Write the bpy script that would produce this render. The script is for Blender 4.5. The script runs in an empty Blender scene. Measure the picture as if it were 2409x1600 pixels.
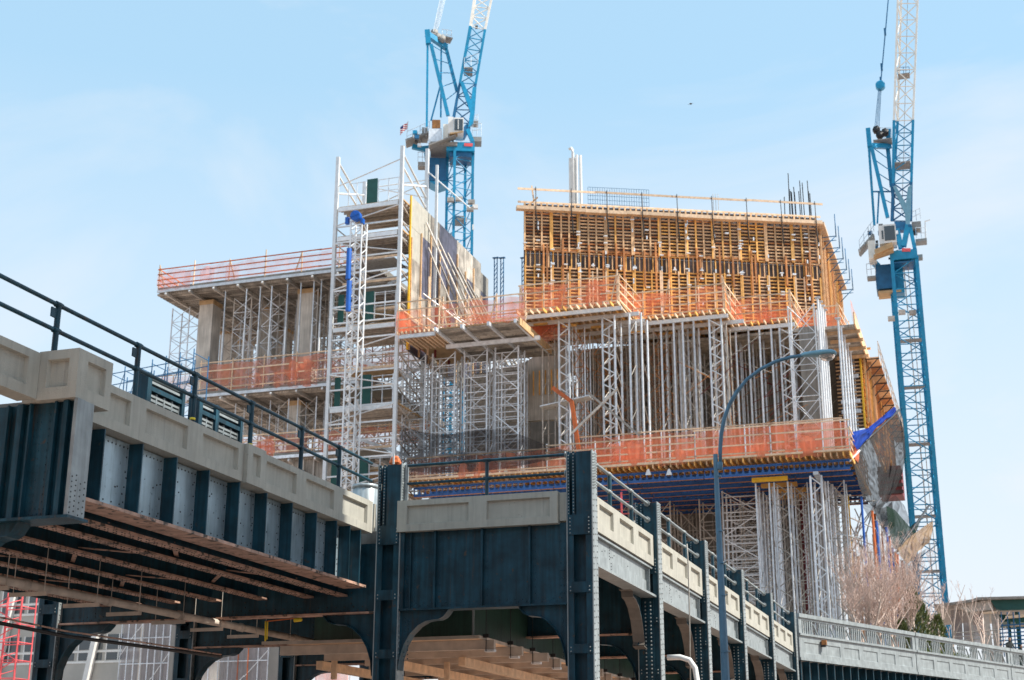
import bpy, math, random
from math import sin, cos, tan, pi, radians, hypot, atan2, sqrt
from mathutils import Vector, Matrix
random.seed(7)
S = bpy.context.scene
COL = S.collection
# ------------------------------------------------------------------ camera
F_PX = 3366.0; PITCH = radians(17.45); ROLL = radians(.18); YAW = radians(18.75); EYE = Vector((0, 0, 1.6))
def _fr(v):   # calibration axes (view azimuth 0) -> site axes (X across the viaduct, Y along it)
    a = YAW
    return Vector((v[0]*cos(a) - v[1]*sin(a), v[0]*sin(a) + v[1]*cos(a), v[2]))
_f = Vector((0, cos(PITCH), sin(PITCH))); _u = Vector((0, -sin(PITCH), cos(PITCH))); _r = Vector((1, 0, 0))
FW = _fr(_f); RI = _fr(_r*cos(ROLL) + _u*sin(ROLL)); UP = _fr(_u*cos(ROLL) - _r*sin(ROLL))
cam = bpy.data.cameras.new('camera'); camo = bpy.data.objects.new('camera', cam); COL.objects.link(camo)
cam.sensor_width = 36; cam.lens = F_PX/2409*36; cam.clip_end = 5000; cam.clip_start = .1
camo.matrix_world = Matrix(((RI.x, UP.x, -FW.x, EYE.x), (RI.y, UP.y, -FW.y, EYE.y), (RI.z, UP.z, -FW.z, EYE.z), (0, 0, 0, 1)))
cam.dof.use_dof = True; cam.dof.focus_distance = 37; cam.dof.aperture_fstop = 1.6
S.camera = camo
def ray(x, y): return FW + RI*((x-1204.5)/F_PX) - UP*((y-800)/F_PX)
def PX(x, y, X): d = ray(x, y); return EYE + d*((X-EYE.x)/d.x)
def PY(x, y, Y): d = ray(x, y); return EYE + d*((Y-EYE.y)/d.y)
def PZ(x, y, Z): d = ray(x, y); return EYE + d*((Z-EYE.z)/d.z)
# ------------------------------------------------------------------ light
SUN_EL = radians(47); SUN_AZ = radians(4.0)      # azimuth measured from +X towards +Y
sun_dir = Vector((cos(SUN_EL)*cos(SUN_AZ), cos(SUN_EL)*sin(SUN_AZ), sin(SUN_EL)))
sl = bpy.data.lights.new('sun', 'SUN'); sl.energy = 4.0; sl.angle = radians(.53); sl.color = (1, .95, .86)
so = bpy.data.objects.new('sun', sl); COL.objects.link(so); so.rotation_euler = sun_dir.to_track_quat('Z', 'Y').to_euler()
W = bpy.data.worlds.new('World'); S.world = W; W.use_nodes = True
def world():
    nt = W.node_tree; nt.nodes.clear(); N = nt.nodes.new; L = nt.links.new
    sky = N('ShaderNodeTexSky'); sky.sky_type = 'NISHITA'; sky.sun_disc = False; sky.sun_elevation = SUN_EL
    sky.sun_rotation = pi/2 - SUN_AZ; sky.air_density = 1.0; sky.dust_density = .6; sky.ozone_density = 1.2; sky.altitude = 10
    tc = N('ShaderNodeTexCoord'); mp = N('ShaderNodeMapping'); mp.inputs['Scale'].default_value = (1.0, 1.5, 2.4); mp.inputs['Rotation'].default_value = (.25, .1, .5)
    L(tc.outputs['Generated'], mp.inputs['Vector'])
    nz = N('ShaderNodeTexNoise'); nz.inputs['Scale'].default_value = 2.1; nz.inputs['Detail'].default_value = 7; nz.inputs['Roughness'].default_value = .55; nz.inputs['Distortion'].default_value = .6
    L(mp.outputs['Vector'], nz.inputs['Vector'])
    rp = N('ShaderNodeValToRGB'); rp.color_ramp.elements[0].position = .49; rp.color_ramp.elements[1].position = .70
    rp.color_ramp.elements[0].color = (0, 0, 0, 1); rp.color_ramp.elements[1].color = (.62, .62, .62, 1)
    L(nz.outputs['Fac'], rp.inputs['Fac'])
    # thin high cloud gathers towards the horizon
    sp = N('ShaderNodeSeparateXYZ'); L(tc.outputs['Generated'], sp.inputs['Vector'])
    hz = N('ShaderNodeMapRange'); hz.inputs['From Min'].default_value = .06; hz.inputs['From Max'].default_value = .46; hz.inputs['To Min'].default_value = 1.0; hz.inputs['To Max'].default_value = 0
    L(sp.outputs['Z'], hz.inputs['Value'])
    ad = N('ShaderNodeMath'); ad.operation = 'ADD'; ad.use_clamp = True; L(rp.outputs['Color'], ad.inputs[0]); L(hz.outputs['Result'], ad.inputs[1])
    # veil of thin cirrus over the whole sky
    ve = N('ShaderNodeMixRGB'); ve.inputs['Fac'].default_value = .55; L(sky.outputs['Color'], ve.inputs['Color1']); ve.inputs['Color2'].default_value = (4.0, 6.3, 7.8, 1)
    mx = N('ShaderNodeMixRGB'); L(ad.outputs[0], mx.inputs['Fac']); L(ve.outputs['Color'], mx.inputs['Color1']); mx.inputs['Color2'].default_value = (5.3, 5.55, 5.85, 1)
    bg = N('ShaderNodeBackground'); bg.inputs['Strength'].default_value = .1; L(mx.outputs['Color'], bg.inputs['Color'])
    o = N('ShaderNodeOutputWorld'); L(bg.outputs[0], o.inputs['Surface'])
world()
S.view_settings.view_transform = 'Standard'; S.view_settings.look = 'None'; S.view_settings.exposure = .75; S.view_settings.gamma = 1
S.render.engine = 'CYCLES'; S.cycles.transparent_max_bounces = 24; S.cycles.max_bounces = 6
# ------------------------------------------------------------------ materials
def mat(name, col, rough=.6, metal=0, var=.25, scale=3.0, bump=0, bscale=40, ovar=0, streak=0, spec=.5, dirt=None, runs=None):
    m = bpy.data.materials.new(name); m.use_nodes = True; nt = m.node_tree; N = nt.nodes.new; L = nt.links.new
    b = nt.nodes['Principled BSDF']; b.inputs['Roughness'].default_value = rough; b.inputs['Metallic'].default_value = metal
    b.inputs['Specular IOR Level'].default_value = spec
    g = N('ShaderNodeNewGeometry')
    nz = N('ShaderNodeTexNoise'); nz.inputs['Scale'].default_value = scale; nz.inputs['Detail'].default_value = 5; L(g.outputs['Position'], nz.inputs['Vector'])
    mr = N('ShaderNodeMapRange'); mr.inputs['From Min'].default_value = .3; mr.inputs['From Max'].default_value = .7
    mr.inputs['To Min'].default_value = 1-var; mr.inputs['To Max'].default_value = 1+var; L(nz.outputs['Fac'], mr.inputs['Value'])
    fac = mr.outputs['Result']
    if streak:
        mp = N('ShaderNodeMapping'); mp.inputs['Scale'].default_value = (6, 6, .35); L(g.outputs['Position'], mp.inputs['Vector'])
        n2 = N('ShaderNodeTexNoise'); n2.inputs['Scale'].default_value = 1.6; n2.inputs['Detail'].default_value = 4; L(mp.outputs['Vector'], n2.inputs['Vector'])
        m2 = N('ShaderNodeMapRange'); m2.inputs['From Min'].default_value = .35; m2.inputs['From Max'].default_value = .7; m2.inputs['To Min'].default_value = 1+streak*.3; m2.inputs['To Max'].default_value = 1-streak
        L(n2.outputs['Fac'], m2.inputs['Value'])
        mu = N('ShaderNodeMath'); mu.operation = 'MULTIPLY'; L(fac, mu.inputs[0]); L(m2.outputs['Result'], mu.inputs[1]); fac = mu.outputs[0]
    if ovar:
        oi = N('ShaderNodeObjectInfo'); m3 = N('ShaderNodeMapRange'); m3.inputs['To Min'].default_value = 1-ovar; m3.inputs['To Max'].default_value = 1+ovar
        L(oi.outputs['Random'], m3.inputs['Value']); mu = N('ShaderNodeMath'); mu.operation = 'MULTIPLY'; L(fac, mu.inputs[0]); L(m3.outputs['Result'], mu.inputs[1]); fac = mu.outputs[0]
    vm = N('ShaderNodeVectorMath'); vm.operation = 'SCALE'; vm.inputs[0].default_value = col; L(fac, vm.inputs['Scale'])
    out = vm.outputs[0]
    if dirt:
        n4 = N('ShaderNodeTexNoise'); n4.inputs['Scale'].default_value = dirt[1]; n4.inputs['Detail'].default_value = 6; L(g.outputs['Position'], n4.inputs['Vector'])
        m4 = N('ShaderNodeMapRange'); m4.inputs['From Min'].default_value = dirt[2]; m4.inputs['From Max'].default_value = dirt[2]+.08; L(n4.outputs['Fac'], m4.inputs['Value'])
        mx = N('ShaderNodeMixRGB'); L(m4.outputs['Result'], mx.inputs['Fac']); L(out, mx.inputs['Color1']); mx.inputs['Color2'].default_value = (*dirt[0], 1); out = mx.outputs['Color']
    if runs:                             # vertical rust or water runs
        mp2 = N('ShaderNodeMapping'); mp2.inputs['Scale'].default_value = (7, 7, .45); L(g.outputs['Position'], mp2.inputs['Vector'])
        n5 = N('ShaderNodeTexNoise'); n5.inputs['Scale'].default_value = 1.3; n5.inputs['Detail'].default_value = 6; n5.inputs['Roughness'].default_value = .65; L(mp2.outputs['Vector'], n5.inputs['Vector'])
        m5 = N('ShaderNodeMapRange'); m5.inputs['From Min'].default_value = runs[1]; m5.inputs['From Max'].default_value = runs[1]+.14; m5.inputs['To Max'].default_value = runs[2]; L(n5.outputs['Fac'], m5.inputs['Value'])
        mx2 = N('ShaderNodeMixRGB'); L(m5.outputs['Result'], mx2.inputs['Fac']); L(out, mx2.inputs['Color1']); mx2.inputs['Color2'].default_value = (*runs[0], 1); out = mx2.outputs['Color']
    L(out, b.inputs['Base Color'])
    if bump:
        n3 = N('ShaderNodeTexNoise'); n3.inputs['Scale'].default_value = bscale; n3.inputs['Detail'].default_value = 4; L(g.outputs['Position'], n3.inputs['Vector'])
        bu = N('ShaderNodeBump'); bu.inputs['Strength'].default_value = bump; bu.inputs['Distance'].default_value = .02; L(n3.outputs['Fac'], bu.inputs['Height']); L(bu.outputs[0], b.inputs['Normal'])
    return m
def netmat(name, col, opac=.55, vary=.25, trans=.5, scale=1.2, fold=0):
    m = bpy.data.materials.new(name); m.use_nodes = True; nt = m.node_tree; nt.nodes.clear(); N = nt.nodes.new; L = nt.links.new
    g = N('ShaderNodeNewGeometry'); nz = N('ShaderNodeTexNoise'); nz.inputs['Scale'].default_value = scale; nz.inputs['Detail'].default_value = 4; L(g.outputs['Position'], nz.inputs['Vector'])
    mr = N('ShaderNodeMapRange'); mr.inputs['From Min'].default_value = .3; mr.inputs['From Max'].default_value = .7; mr.inputs['To Min'].default_value = opac-vary; mr.inputs['To Max'].default_value = min(1, opac+vary); L(nz.outputs['Fac'], mr.inputs['Value'])
    d = N('ShaderNodeBsdfDiffuse'); d.inputs['Color'].default_value = (*col, 1); t = N('ShaderNodeBsdfTranslucent'); t.inputs['Color'].default_value = (*col, 1)
    a = N('ShaderNodeMixShader'); a.inputs[0].default_value = trans; L(d.outputs[0], a.inputs[1]); L(t.outputs[0], a.inputs[2])
    tr = N('ShaderNodeBsdfTransparent'); b = N('ShaderNodeMixShader'); L(mr.outputs['Result'], b.inputs[0]); L(tr.outputs[0], b.inputs[1]); L(a.outputs[0], b.inputs[2])
    o = N('ShaderNodeOutputMaterial'); L(b.outputs[0], o.inputs['Surface'])
    return m
M = dict(
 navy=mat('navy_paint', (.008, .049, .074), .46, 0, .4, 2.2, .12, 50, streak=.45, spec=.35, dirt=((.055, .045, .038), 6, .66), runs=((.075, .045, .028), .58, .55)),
 web=mat('glossy_web_paint', (.32, .41, .46), .30, .40, .25, 1.4, .05, 30, streak=.15, runs=((.06, .07, .075), .56, .6), dirt=((.06, .07, .075), 11, .66)),  # navy paint lightened to bring the grazing sky sheen into its colour
 greysteel=mat('grey_steel_paint', (.27, .30, .305), .42, 0, .18, 3, .06, 60, streak=.2, dirt=((.05, .05, .045), 14, .72), runs=((.13, .125, .115), .58, .5)),  # on the columns: the navy paint with its sunlit grey put into the colour
 rust=mat('primer_underside', (.44, .27, .20), .7, 0, .35, 3, .2, 50, dirt=((.07, .055, .045), 5, .55)),  # pink ground bounce put into the colour of navy undersides; rusty wire shares it
 cream=mat('cream_concrete', (.42, .405, .35), .85, 0, .09, 2.0, .45, 45, streak=.10, dirt=((.27, .255, .22), 15, .69), runs=((.24, .235, .215), .56, .5)),
 bracket=mat('brown_grey_bracket', (.13, .115, .10), .55, 0, .25, 3, .1, 40),
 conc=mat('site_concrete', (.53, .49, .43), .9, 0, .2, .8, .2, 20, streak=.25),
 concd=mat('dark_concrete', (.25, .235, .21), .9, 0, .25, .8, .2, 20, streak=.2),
 alu=mat('galvanised_tube', (.67, .71, .75), .45, .25, .18, 3, ovar=.22),
 aluw=mat('bright_aluminium', (.72, .74, .75), .4, .2, .1, 3, ovar=.12),
 tubed=mat('weathered_tube', (.44, .405, .36), .6, .1, .25, 3, ovar=.35),
 timber=mat('pale_timber', (.72, .53, .36), .75, 0, .2, 4, ovar=.25),
 lvl=mat('amber_formwork_timber', (.74, .40, .11), .65, 0, .22, 3, ovar=.3),
 lvl2=mat('tan_formwork_timber', (.62, .40, .22), .7, 0, .22, 3, ovar=.3),
 rustwood=mat('rust_orange_soldier', (.42, .17, .05), .6, 0, .3, 3, ovar=.3),
 plydark=mat('dark_plywood', (.085, .068, .066), .7, 0, .35, 1.2, ovar=.35),
 ply=mat('plywood', (.50, .33, .17), .75, 0, .2, 2, ovar=.2),
 plygrey=mat('weathered_plywood', (.36, .325, .28), .8, 0, .45, 1.1, ovar=.45, streak=.5),
 plyblue=mat('oiled_panel', (.075, .075, .11), .55, 0, .4, 1.5, ovar=.5, streak=.35),
 yellow=mat('yellow_edge', (.85, .50, .03), .6, 0, .12, 3),
 oranget=mat('orange_steel', (.55, .13, .03), .55, 0, .2, 3, ovar=.3),
 red=mat('red_steel', (.17, .018, .022), .55, 0, .25, 3, ovar=.25),
 pink=mat('red_scaffold_paint', (.70, .10, .11), .5, 0, .2, 3, ovar=.2),
 craneb=mat('crane_blue', (.005, .25, .46), .42, 0, .18, 2, ovar=.12),
 craned=mat('crane_dark_blue', (.008, .12, .27), .45, 0, .2, 2),
 cranew=mat('crane_white', (.80, .77, .70), .5, 0, .1, 2, ovar=.08),
 grating=mat('walkway_grating', (.30, .29, .27), .7, .1, .2, 6),
 beamblue=mat('blue_truss_beam', (.022, .115, .36), .5, 0, .25, 2, ovar=.3),
 hoistblue=mat('hoist_blue', (.006, .10, .44), .4, 0, .12, 2),
 lampb=mat('lamp_post_blue_grey', (.085, .20, .30), .45, 0, .15, 5, .04, 60, streak=.15),
 lamphead=mat('lamp_head_blue', (.17, .36, .46), .4, 0, .12, 4, streak=.1),
 white=mat('white_paint', (.78, .77, .74), .5, 0, .08, 2),
 black=mat('black_steel', (.02, .02, .022), .5, 0, .2, 3),
 greendoor=mat('dark_green_panel', (.012, .085, .075), .6, 0, .15, 2),
 greenply=mat('green_painted_plywood', (.022, .062, .045), .45, 0, .3, 1.5, .1, 8, streak=.3),
 plank=mat('raw_plank', (.72, .50, .33), .75, 0, .22, 2, ovar=.25),
 beamgrey=mat('aged_beam', (.50, .43, .365), .75, 0, .22, 2.5, ovar=.15),
 office=mat('office_concrete', (.44, .42, .38), .85, 0, .12, .5),
 brick=mat('red_brick', (.33, .16, .11), .85, 0, .2, 4),
 asphalt=mat('asphalt', (.055, .053, .05), .9, 0, .25, 6, .3, 80),
 paving=mat('cobble_paving', (.45, .33, .27), .85, 0, .3, 3, .4, 12),
 bark=mat('pale_bark', (.58, .46, .39), .85, 0, .25, 6, ovar=.2),
 twig=mat('pink_brown_twig', (.56, .41, .35), .85, 0, .2, 8, ovar=.15),
 needle=mat('conifer_green', (.10, .125, .035), .7, 0, .35, 6, ovar=.25),
 skin=mat('skin', (.38, .22, .15), .6, 0, .1, 5), cloth=mat('dark_jacket', (.035, .04, .038), .85, 0, .2, 5), hair=mat('dark_hair', (.02, .015, .012), .7),
 silver=mat('silver_drum', (.42, .46, .47), .35, .4, .15, 3, streak=.3), yell=mat('yellow_tape', (.75, .55, .03), .6),
)
M['onet'] = netmat('orange_netting', (.95, .34, .20), .42, .32, .5, .55)
M['onetl'] = netmat('thin_orange_netting', (.95, .47, .42), .30, .15, .45, .9)
M['bnet'] = netmat('black_netting', (.04, .037, .04), .55, .25, .25, .8)
M['gnet'] = netmat('grey_debris_net', (.055, .056, .058), .8, .2, .2, 2.2)
M['greennet'] = netmat('green_debris_net', (.022, .04, .03), .85, .12, .2, 1.2)
M['tannet'] = netmat('tan_debris_net', (.36, .25, .16), .88, .12, .3, 1.2)
M['btarp'] = netmat('blue_tarp', (.025, .065, .34), .97, .03, .25, 1.2)
M['shroud'] = netmat('pale_shroud', (.42, .39, .40), .72, .22, .35, .7)
def glassmat():
    m = bpy.data.materials.new('window_glass'); m.use_nodes = True; b = m.node_tree.nodes['Principled BSDF']
    b.inputs['Base Color'].default_value = (.05, .065, .075, 1); b.inputs['Roughness'].default_value = .08; b.inputs['Specular IOR Level'].default_value = .8
    return m
M['glass'] = glassmat()
def lensmat():
    m = bpy.data.materials.new('lamp_lens'); m.use_nodes = True; b = m.node_tree.nodes['Principled BSDF']
    b.inputs['Base Color'].default_value = (.55, .5, .46, 1); b.inputs['Roughness'].default_value = .15; b.inputs['Transmission Weight'].default_value = .6
    return m
M['lens'] = lensmat()
def flagmat():
    m = bpy.data.materials.new('striped_flag'); m.use_nodes = True; nt = m.node_tree; N = nt.nodes.new; L = nt.links.new
    tc = N('ShaderNodeTexCoord'); sp = N('ShaderNodeSeparateXYZ'); L(tc.outputs['Generated'], sp.inputs[0])
    mu = N('ShaderNodeMath'); mu.operation = 'MULTIPLY'; mu.inputs[1].default_value = 6.5; L(sp.outputs['Z'], mu.inputs[0])
    fr = N('ShaderNodeMath'); fr.operation = 'FRACT'; L(mu.outputs[0], fr.inputs[0]); gt = N('ShaderNodeMath'); gt.operation = 'GREATER_THAN'; gt.inputs[1].default_value = .5; L(fr.outputs[0], gt.inputs[0])
    mx = N('ShaderNodeMixRGB'); L(gt.outputs[0], mx.inputs[0]); mx.inputs[1].default_value = (.5, .03, .05, 1); mx.inputs[2].default_value = (.75, .72, .7, 1)
    a = N('ShaderNodeMath'); a.operation = 'LESS_THAN'; a.inputs[1].default_value = .42; L(sp.outputs['X'], a.inputs[0])
    c = N('ShaderNodeMath'); c.operation = 'GREATER_THAN'; c.inputs[1].default_value = .48; L(sp.outputs['Z'], c.inputs[0])
    d = N('ShaderNodeMath'); d.operation = 'MULTIPLY'; L(a.outputs[0], d.inputs[0]); L(c.outputs[0], d.inputs[1])
    m2 = N('ShaderNodeMixRGB'); L(d.outputs[0], m2.inputs[0]); L(mx.outputs[0], m2.inputs[1]); m2.inputs[2].default_value = (.02, .03, .15, 1)
    L(m2.outputs[0], nt.nodes['Principled BSDF'].inputs['Base Color'])
    return m
M['flag'] = flagmat()
# ------------------------------------------------------------------ building helpers
def tag(o, label=None, cat=None, group=None, kind=None):
    if label: o['label'] = label
    if cat: o['category'] = cat
    if group: o['group'] = group
    if kind: o['kind'] = kind
    return o
def thing(name, label, cat, loc=(0, 0, 0), rz=0, group=None, kind=None):
    o = bpy.data.objects.new(name, None); COL.objects.link(o); o.location = loc; o.rotation_euler = (0, 0, rz); o.empty_display_size = .1
    return tag(o, label, cat, group, kind or ('thing' if cat else None))
def under(child, part):              # make a piece a sub-part without moving it
    child.parent = part; child.matrix_parent_inverse = part.matrix_basis.inverted(); return child
def sub(parent, name, me, mx=None):
    o = bpy.data.objects.new(name, me); COL.objects.link(o); o.parent = parent
    if mx is not None: o.matrix_basis = mx
    return o
class MB:
    def __init__(s): s.v = []; s.f = []; s.sm = False
    def quad(s, a, b, c, d):
        i = len(s.v); s.v += [tuple(a), tuple(b), tuple(c), tuple(d)]; s.f.append((i, i+1, i+2, i+3)); return s
    def box(s, a, b):
        x0, y0, z0 = a; x1, y1, z1 = b; i = len(s.v)
        s.v += [(x0, y0, z0), (x1, y0, z0), (x1, y1, z0), (x0, y1, z0), (x0, y0, z1), (x1, y0, z1), (x1, y1, z1), (x0, y1, z1)]
        s.f += [tuple(i+k for k in q) for q in ((0, 3, 2, 1), (4, 5, 6, 7), (0, 1, 5, 4), (1, 2, 6, 5), (2, 3, 7, 6), (3, 0, 4, 7))]; return s
    def bar(s, p, q, w, h=None):
        h = h or w; mx = barmx(p, q, w, h); i = len(s.v)
        for c in CUBE_V: s.v.append(tuple(mx @ Vector(c)))
        s.f += [tuple(i+k for k in q_) for q_ in CUBE_F]; return s
    def tube(s, pts, r, n=8, cap=True):
        pts = [Vector(p) for p in pts]; rings = []; rr = r if isinstance(r, (list, tuple)) else [r]*len(pts); i0 = len(s.v)
        for k, p in enumerate(pts):
            d = (pts[min(k+1, len(pts)-1)] - pts[max(k-1, 0)]).normalized()
            a = d.cross(Vector((0, 0, 1)));
            if a.length < .05: a = d.cross(Vector((0, 1, 0)))
            a.normalize(); b = d.cross(a)
            for j in range(n):
                t = 2*pi*j/n; s.v.append(tuple(p + (a*cos(t) + b*sin(t))*rr[k]))
        for k in range(len(pts)-1):
            for j in range(n):
                s.f.append((i0+k*n+j, i0+k*n+(j+1) % n, i0+(k+1)*n+(j+1) % n, i0+(k+1)*n+j))
        if cap: s.f.append(tuple(i0+j for j in range(n))[::-1]); s.f.append(tuple(i0+(len(pts)-1)*n+j for j in range(n)))
        s.sm = True; return s
    def poly(s, pts, thick):          # extruded polygon, pts 3-D coplanar, thick a vector
        t = Vector(thick); i = len(s.v); n = len(pts)
        s.v += [tuple(p) for p in pts] + [tuple(Vector(p)+t) for p in pts]
        s.f.append(tuple(range(i, i+n))); s.f.append(tuple(range(i+n, i+2*n))[::-1])
        for k in range(n): s.f.append((i+k, i+n+k, i+n+(k+1) % n, i+(k+1) % n))
        return s
    def dome(s, p, ax, r):           # rivet head on a face whose outward normal is ax
        p = Vector(p); ax = Vector(ax); a = Vector((0, 0, 1)) if abs(ax.z) < .5 else Vector((1, 0, 0)); b = ax.cross(a); i = len(s.v)
        for rr, h in ((1, 0), (.72, .55)):
            for j in range(6):
                t = j*pi/3; s.v.append(tuple(p + a*cos(t)*r*rr + b*sin(t)*r*rr + ax*r*h))
        s.v.append(tuple(p + ax*r*.8))
        for j in range(6):
            k = (j+1) % 6; s.f.append((i+j, i+k, i+6+k, i+6+j)); s.f.append((i+6+j, i+6+k, i+12))
        return s
    def mesh(s, name, m):
        me = bpy.data.meshes.new(name); me.from_pydata(s.v, [], s.f); me.materials.append(m)
        if s.sm: me.polygons.foreach_set('use_smooth', [True]*len(me.polygons))
        me.update(); return me
    def build(s, name, m, parent=None, recalc=True):
        me = s.mesh(name, m)
        if recalc:
            import bmesh
            bm = bmesh.new(); bm.from_mesh(me); bmesh.ops.recalc_face_normals(bm, faces=bm.faces); bm.to_mesh(me); bm.free()
        o = bpy.data.objects.new(name, me); COL.objects.link(o); o.parent = parent; return o
CUBE_V = [(-.5, -.5, 0), (.5, -.5, 0), (.5, .5, 0), (-.5, .5, 0), (-.5, -.5, 1), (.5, -.5, 1), (.5, .5, 1), (-.5, .5, 1)]
CUBE_F = ((0, 3, 2, 1), (4, 5, 6, 7), (0, 1, 5, 4), (1, 2, 6, 5), (2, 3, 7, 6), (3, 0, 4, 7))
def barmx(p, q, w, h):               # unit bar (x: width, y: height, z: length) from p to q, its y axis as upright as it goes
    p = Vector(p); q = Vector(q); d = q-p; l = d.length or 1e-6; z = d/l
    x = z.cross(Vector((0, 0, 1)))
    if x.length < .02: x = Vector((1, 0, 0)); x = (x - z*x.dot(z))
    x.normalize(); y = z.cross(x)
    return Matrix(((x.x*w, y.x*h, z.x*l, p.x), (x.y*w, y.y*h, z.y*l, p.y), (x.z*w, y.z*h, z.z*l, p.z), (0, 0, 0, 1)))
_um = {}
def unit(kind, m):
    k = (kind, m)
    if k not in _um:
        b = MB()
        if kind == 'cube': b.v = list(CUBE_V); b.f = [tuple(f) for f in CUBE_F]
        else: b.tube([(0, 0, 0), (0, 0, 1)], 1.0, 7)
        _um[k] = b.mesh('unit_'+kind+'_'+m, M[m])
    return _um[k]
def bar(T, name, m, p, q, w, h=None): return sub(T, name, unit('cube', m), barmx(p, q, w, h or w))
def pole(T, name, m, p, q, r): return sub(T, name, unit('tube', m), barmx(p, q, r, r))
def box(T, name, m, a, b):
    return sub(T, name, unit('cube', m), Matrix(((b[0]-a[0], 0, 0, (a[0]+b[0])/2), (0, b[1]-a[1], 0, (a[1]+b[1])/2), (0, 0, b[2]-a[2], a[2]), (0, 0, 0, 1))))
def copy_tree(o, loc, label=None, group=None, parent=None):
    c = o.copy(); COL.objects.link(c)
    if parent is None: c.location = loc
    c.parent = parent
    if label: c['label'] = label
    if group: c['group'] = group
    for ch in o.children: copy_tree(ch, None, parent=c)
    return c
ORD = ['first', 'second', 'third', 'fourth', 'fifth', 'sixth', 'seventh', 'eighth', 'ninth', 'tenth']
# panel slab with sunken rectangular fields; map(s, z, d) -> point, s along, d depth behind the face
def panel(mapf, s0, s1, z0, z1, thick, wells, za, zb, depth=.085, ins=.022):
    b = MB(); q = lambda *pts: b.quad(*[mapf(*p) for p in pts])
    q((s0, z0, 0), (s1, z0, 0), (s1, za, 0), (s0, za, 0)); q((s0, zb, 0), (s1, zb, 0), (s1, z1, 0), (s0, z1, 0))
    c = s0
    for a, e in list(wells)+[(s1, s1)]:
        q((c, za, 0), (a, za, 0), (a, zb, 0), (c, zb, 0)); c = e
        if a == e: continue
        i = ins
        q((a+i, za+i, depth), (e-i, za+i, depth), (e-i, zb-i, depth), (a+i, zb-i, depth))
        q((a, za, 0), (e, za, 0), (e-i, za+i, depth), (a+i, za+i, depth)); q((a, zb, 0), (e, zb, 0), (e-i, zb-i, depth), (a+i, zb-i, depth))
        q((a, za, 0), (a, zb, 0), (a+i, zb-i, depth), (a+i, za+i, depth)); q((e, za, 0), (e, zb, 0), (e-i, zb-i, depth), (e-i, za+i, depth))
    t = thick
    q((s0, z0, t), (s1, z0, t), (s1, z1, t), (s0, z1, t)); q((s0, z0, 0), (s0, z1, 0), (s0, z1, t), (s0, z0, t)); q((s1, z0, 0), (s1, z1, 0), (s1, z1, t), (s1, z0, t))
    q((s0, z1, 0), (s1, z1, 0), (s1, z1, t), (s0, z1, t)); q((s0, z0, 0), (s1, z0, 0), (s1, z0, t), (s0, z0, t))
    return b
# ------------------------------------------------------------------ ground
b = MB(); b.quad((-1500, -1500, 0), (1500, -1500, 0), (1500, 2500, 0), (-1500, 2500, 0)); tag(b.build('ground', M['paving']), 'warm cobbled paving spreading under the viaduct and site', 'ground', kind='structure')
b = MB(); b.quad((-5, -80, .004), (9, -80, .004), (9, 130, .004), (-5, 130, .004)); tag(b.build('road', M['asphalt']), 'dark asphalt street running beside the viaduct', 'road', kind='structure')
for x in (-5.25, 9):
    b = MB(); b.box((x, -80, 0), (x+.25, 130, .13)); tag(b.build('kerb', M['conc']), 'stone kerb on the %s side of the street' % ('viaduct' if x < 0 else 'far'), 'kerb', kind='structure')
# ------------------------------------------------------------------ left span of the viaduct
XF = -15.8
fx = lambda X: (lambda s, z, d: (X-d, s, z))
fy = lambda Y: (lambda s, z, d: (s, Y+d, z))
T = thing('concrete_parapet', 'long shaded concrete parapet with sunken panels running away from the left edge', 'parapet')
panel(fx(XF), 12, 20.42, 8.15, 9.0, .4, [(12.5, 14.3), (14.8, 16.6), (17.1, 18.6), (19.0, 20.12)], 8.35, 8.85).build('parapet_panel', M['cream'], T)
panel(fx(XF), 21.48, 27.84, 8.15, 9.0, .4, [(21.8, 23.32), (23.86, 25.45), (26.06, 27.6)], 8.35, 8.85).build('parapet_panel', M['cream'], T)
panel(fx(XF), 28.70, 34.92, 8.15, 9.0, .4, [(28.92, 30.44), (30.95, 32.53), (33.04, 34.58)], 8.35, 8.85).build('parapet_panel', M['cream'], T)
panel(fx(XF+.1), 27.85, 28.69, 8.13, 9.02, .5, [(28.08, 28.46)], 8.35, 8.85).build('pilaster', M['cream'], T)
pp = thing('corner_pilaster', None, None); pp.parent = T
panel(fy(20.43), -15.83, -15.0, 8.13, 9.03, .12, [(-15.64, -15.19)], 8.35, 8.86).build('pilaster_face', M['cream'], pp)
panel(fx(-15.0), 20.551, 21.47, 8.13, 9.03, .12, [(20.72, 21.28)], 8.35, 8.86).build('pilaster_face', M['cream'], pp)
b = MB(); b.box((-16.2, 20.552, 8.131), (-15.121, 21.47, 9.028)); b.build('pilaster_core', M['cream'], pp)
def riv(rows, ax, r, mk): # rivet heads from a list of points
    b = MB()
    for p in rows: b.dome(p, ax, r)
    return b
fr = lambda a, b, st: [a+st*i for i in range(int((b-a)/st)+1)]
T = thing('viaduct_span', 'dark riveted plate girder span with underside beams crossing at the left', 'bridge')
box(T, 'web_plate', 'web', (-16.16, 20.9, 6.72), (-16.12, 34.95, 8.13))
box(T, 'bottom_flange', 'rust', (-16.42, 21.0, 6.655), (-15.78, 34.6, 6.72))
pts = []; st = [22.55, 23.85, 25.12, 26.42, 27.74, 29.02, 30.3, 31.6, 32.75, 33.55, 34.2]
for y in st:
    o = box(T, 'stiffener', 'navy', (-16.12, y, 6.725), (-15.81, y+.035, 8.12)); box(o, 'stiffener_leg', 'navy', (0, 0, 0), (.001, .001, .001)) if 0 else None
    pts += [(-16.12, y-.07, z) for z in fr(6.95, 8.0, .3)]
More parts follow.
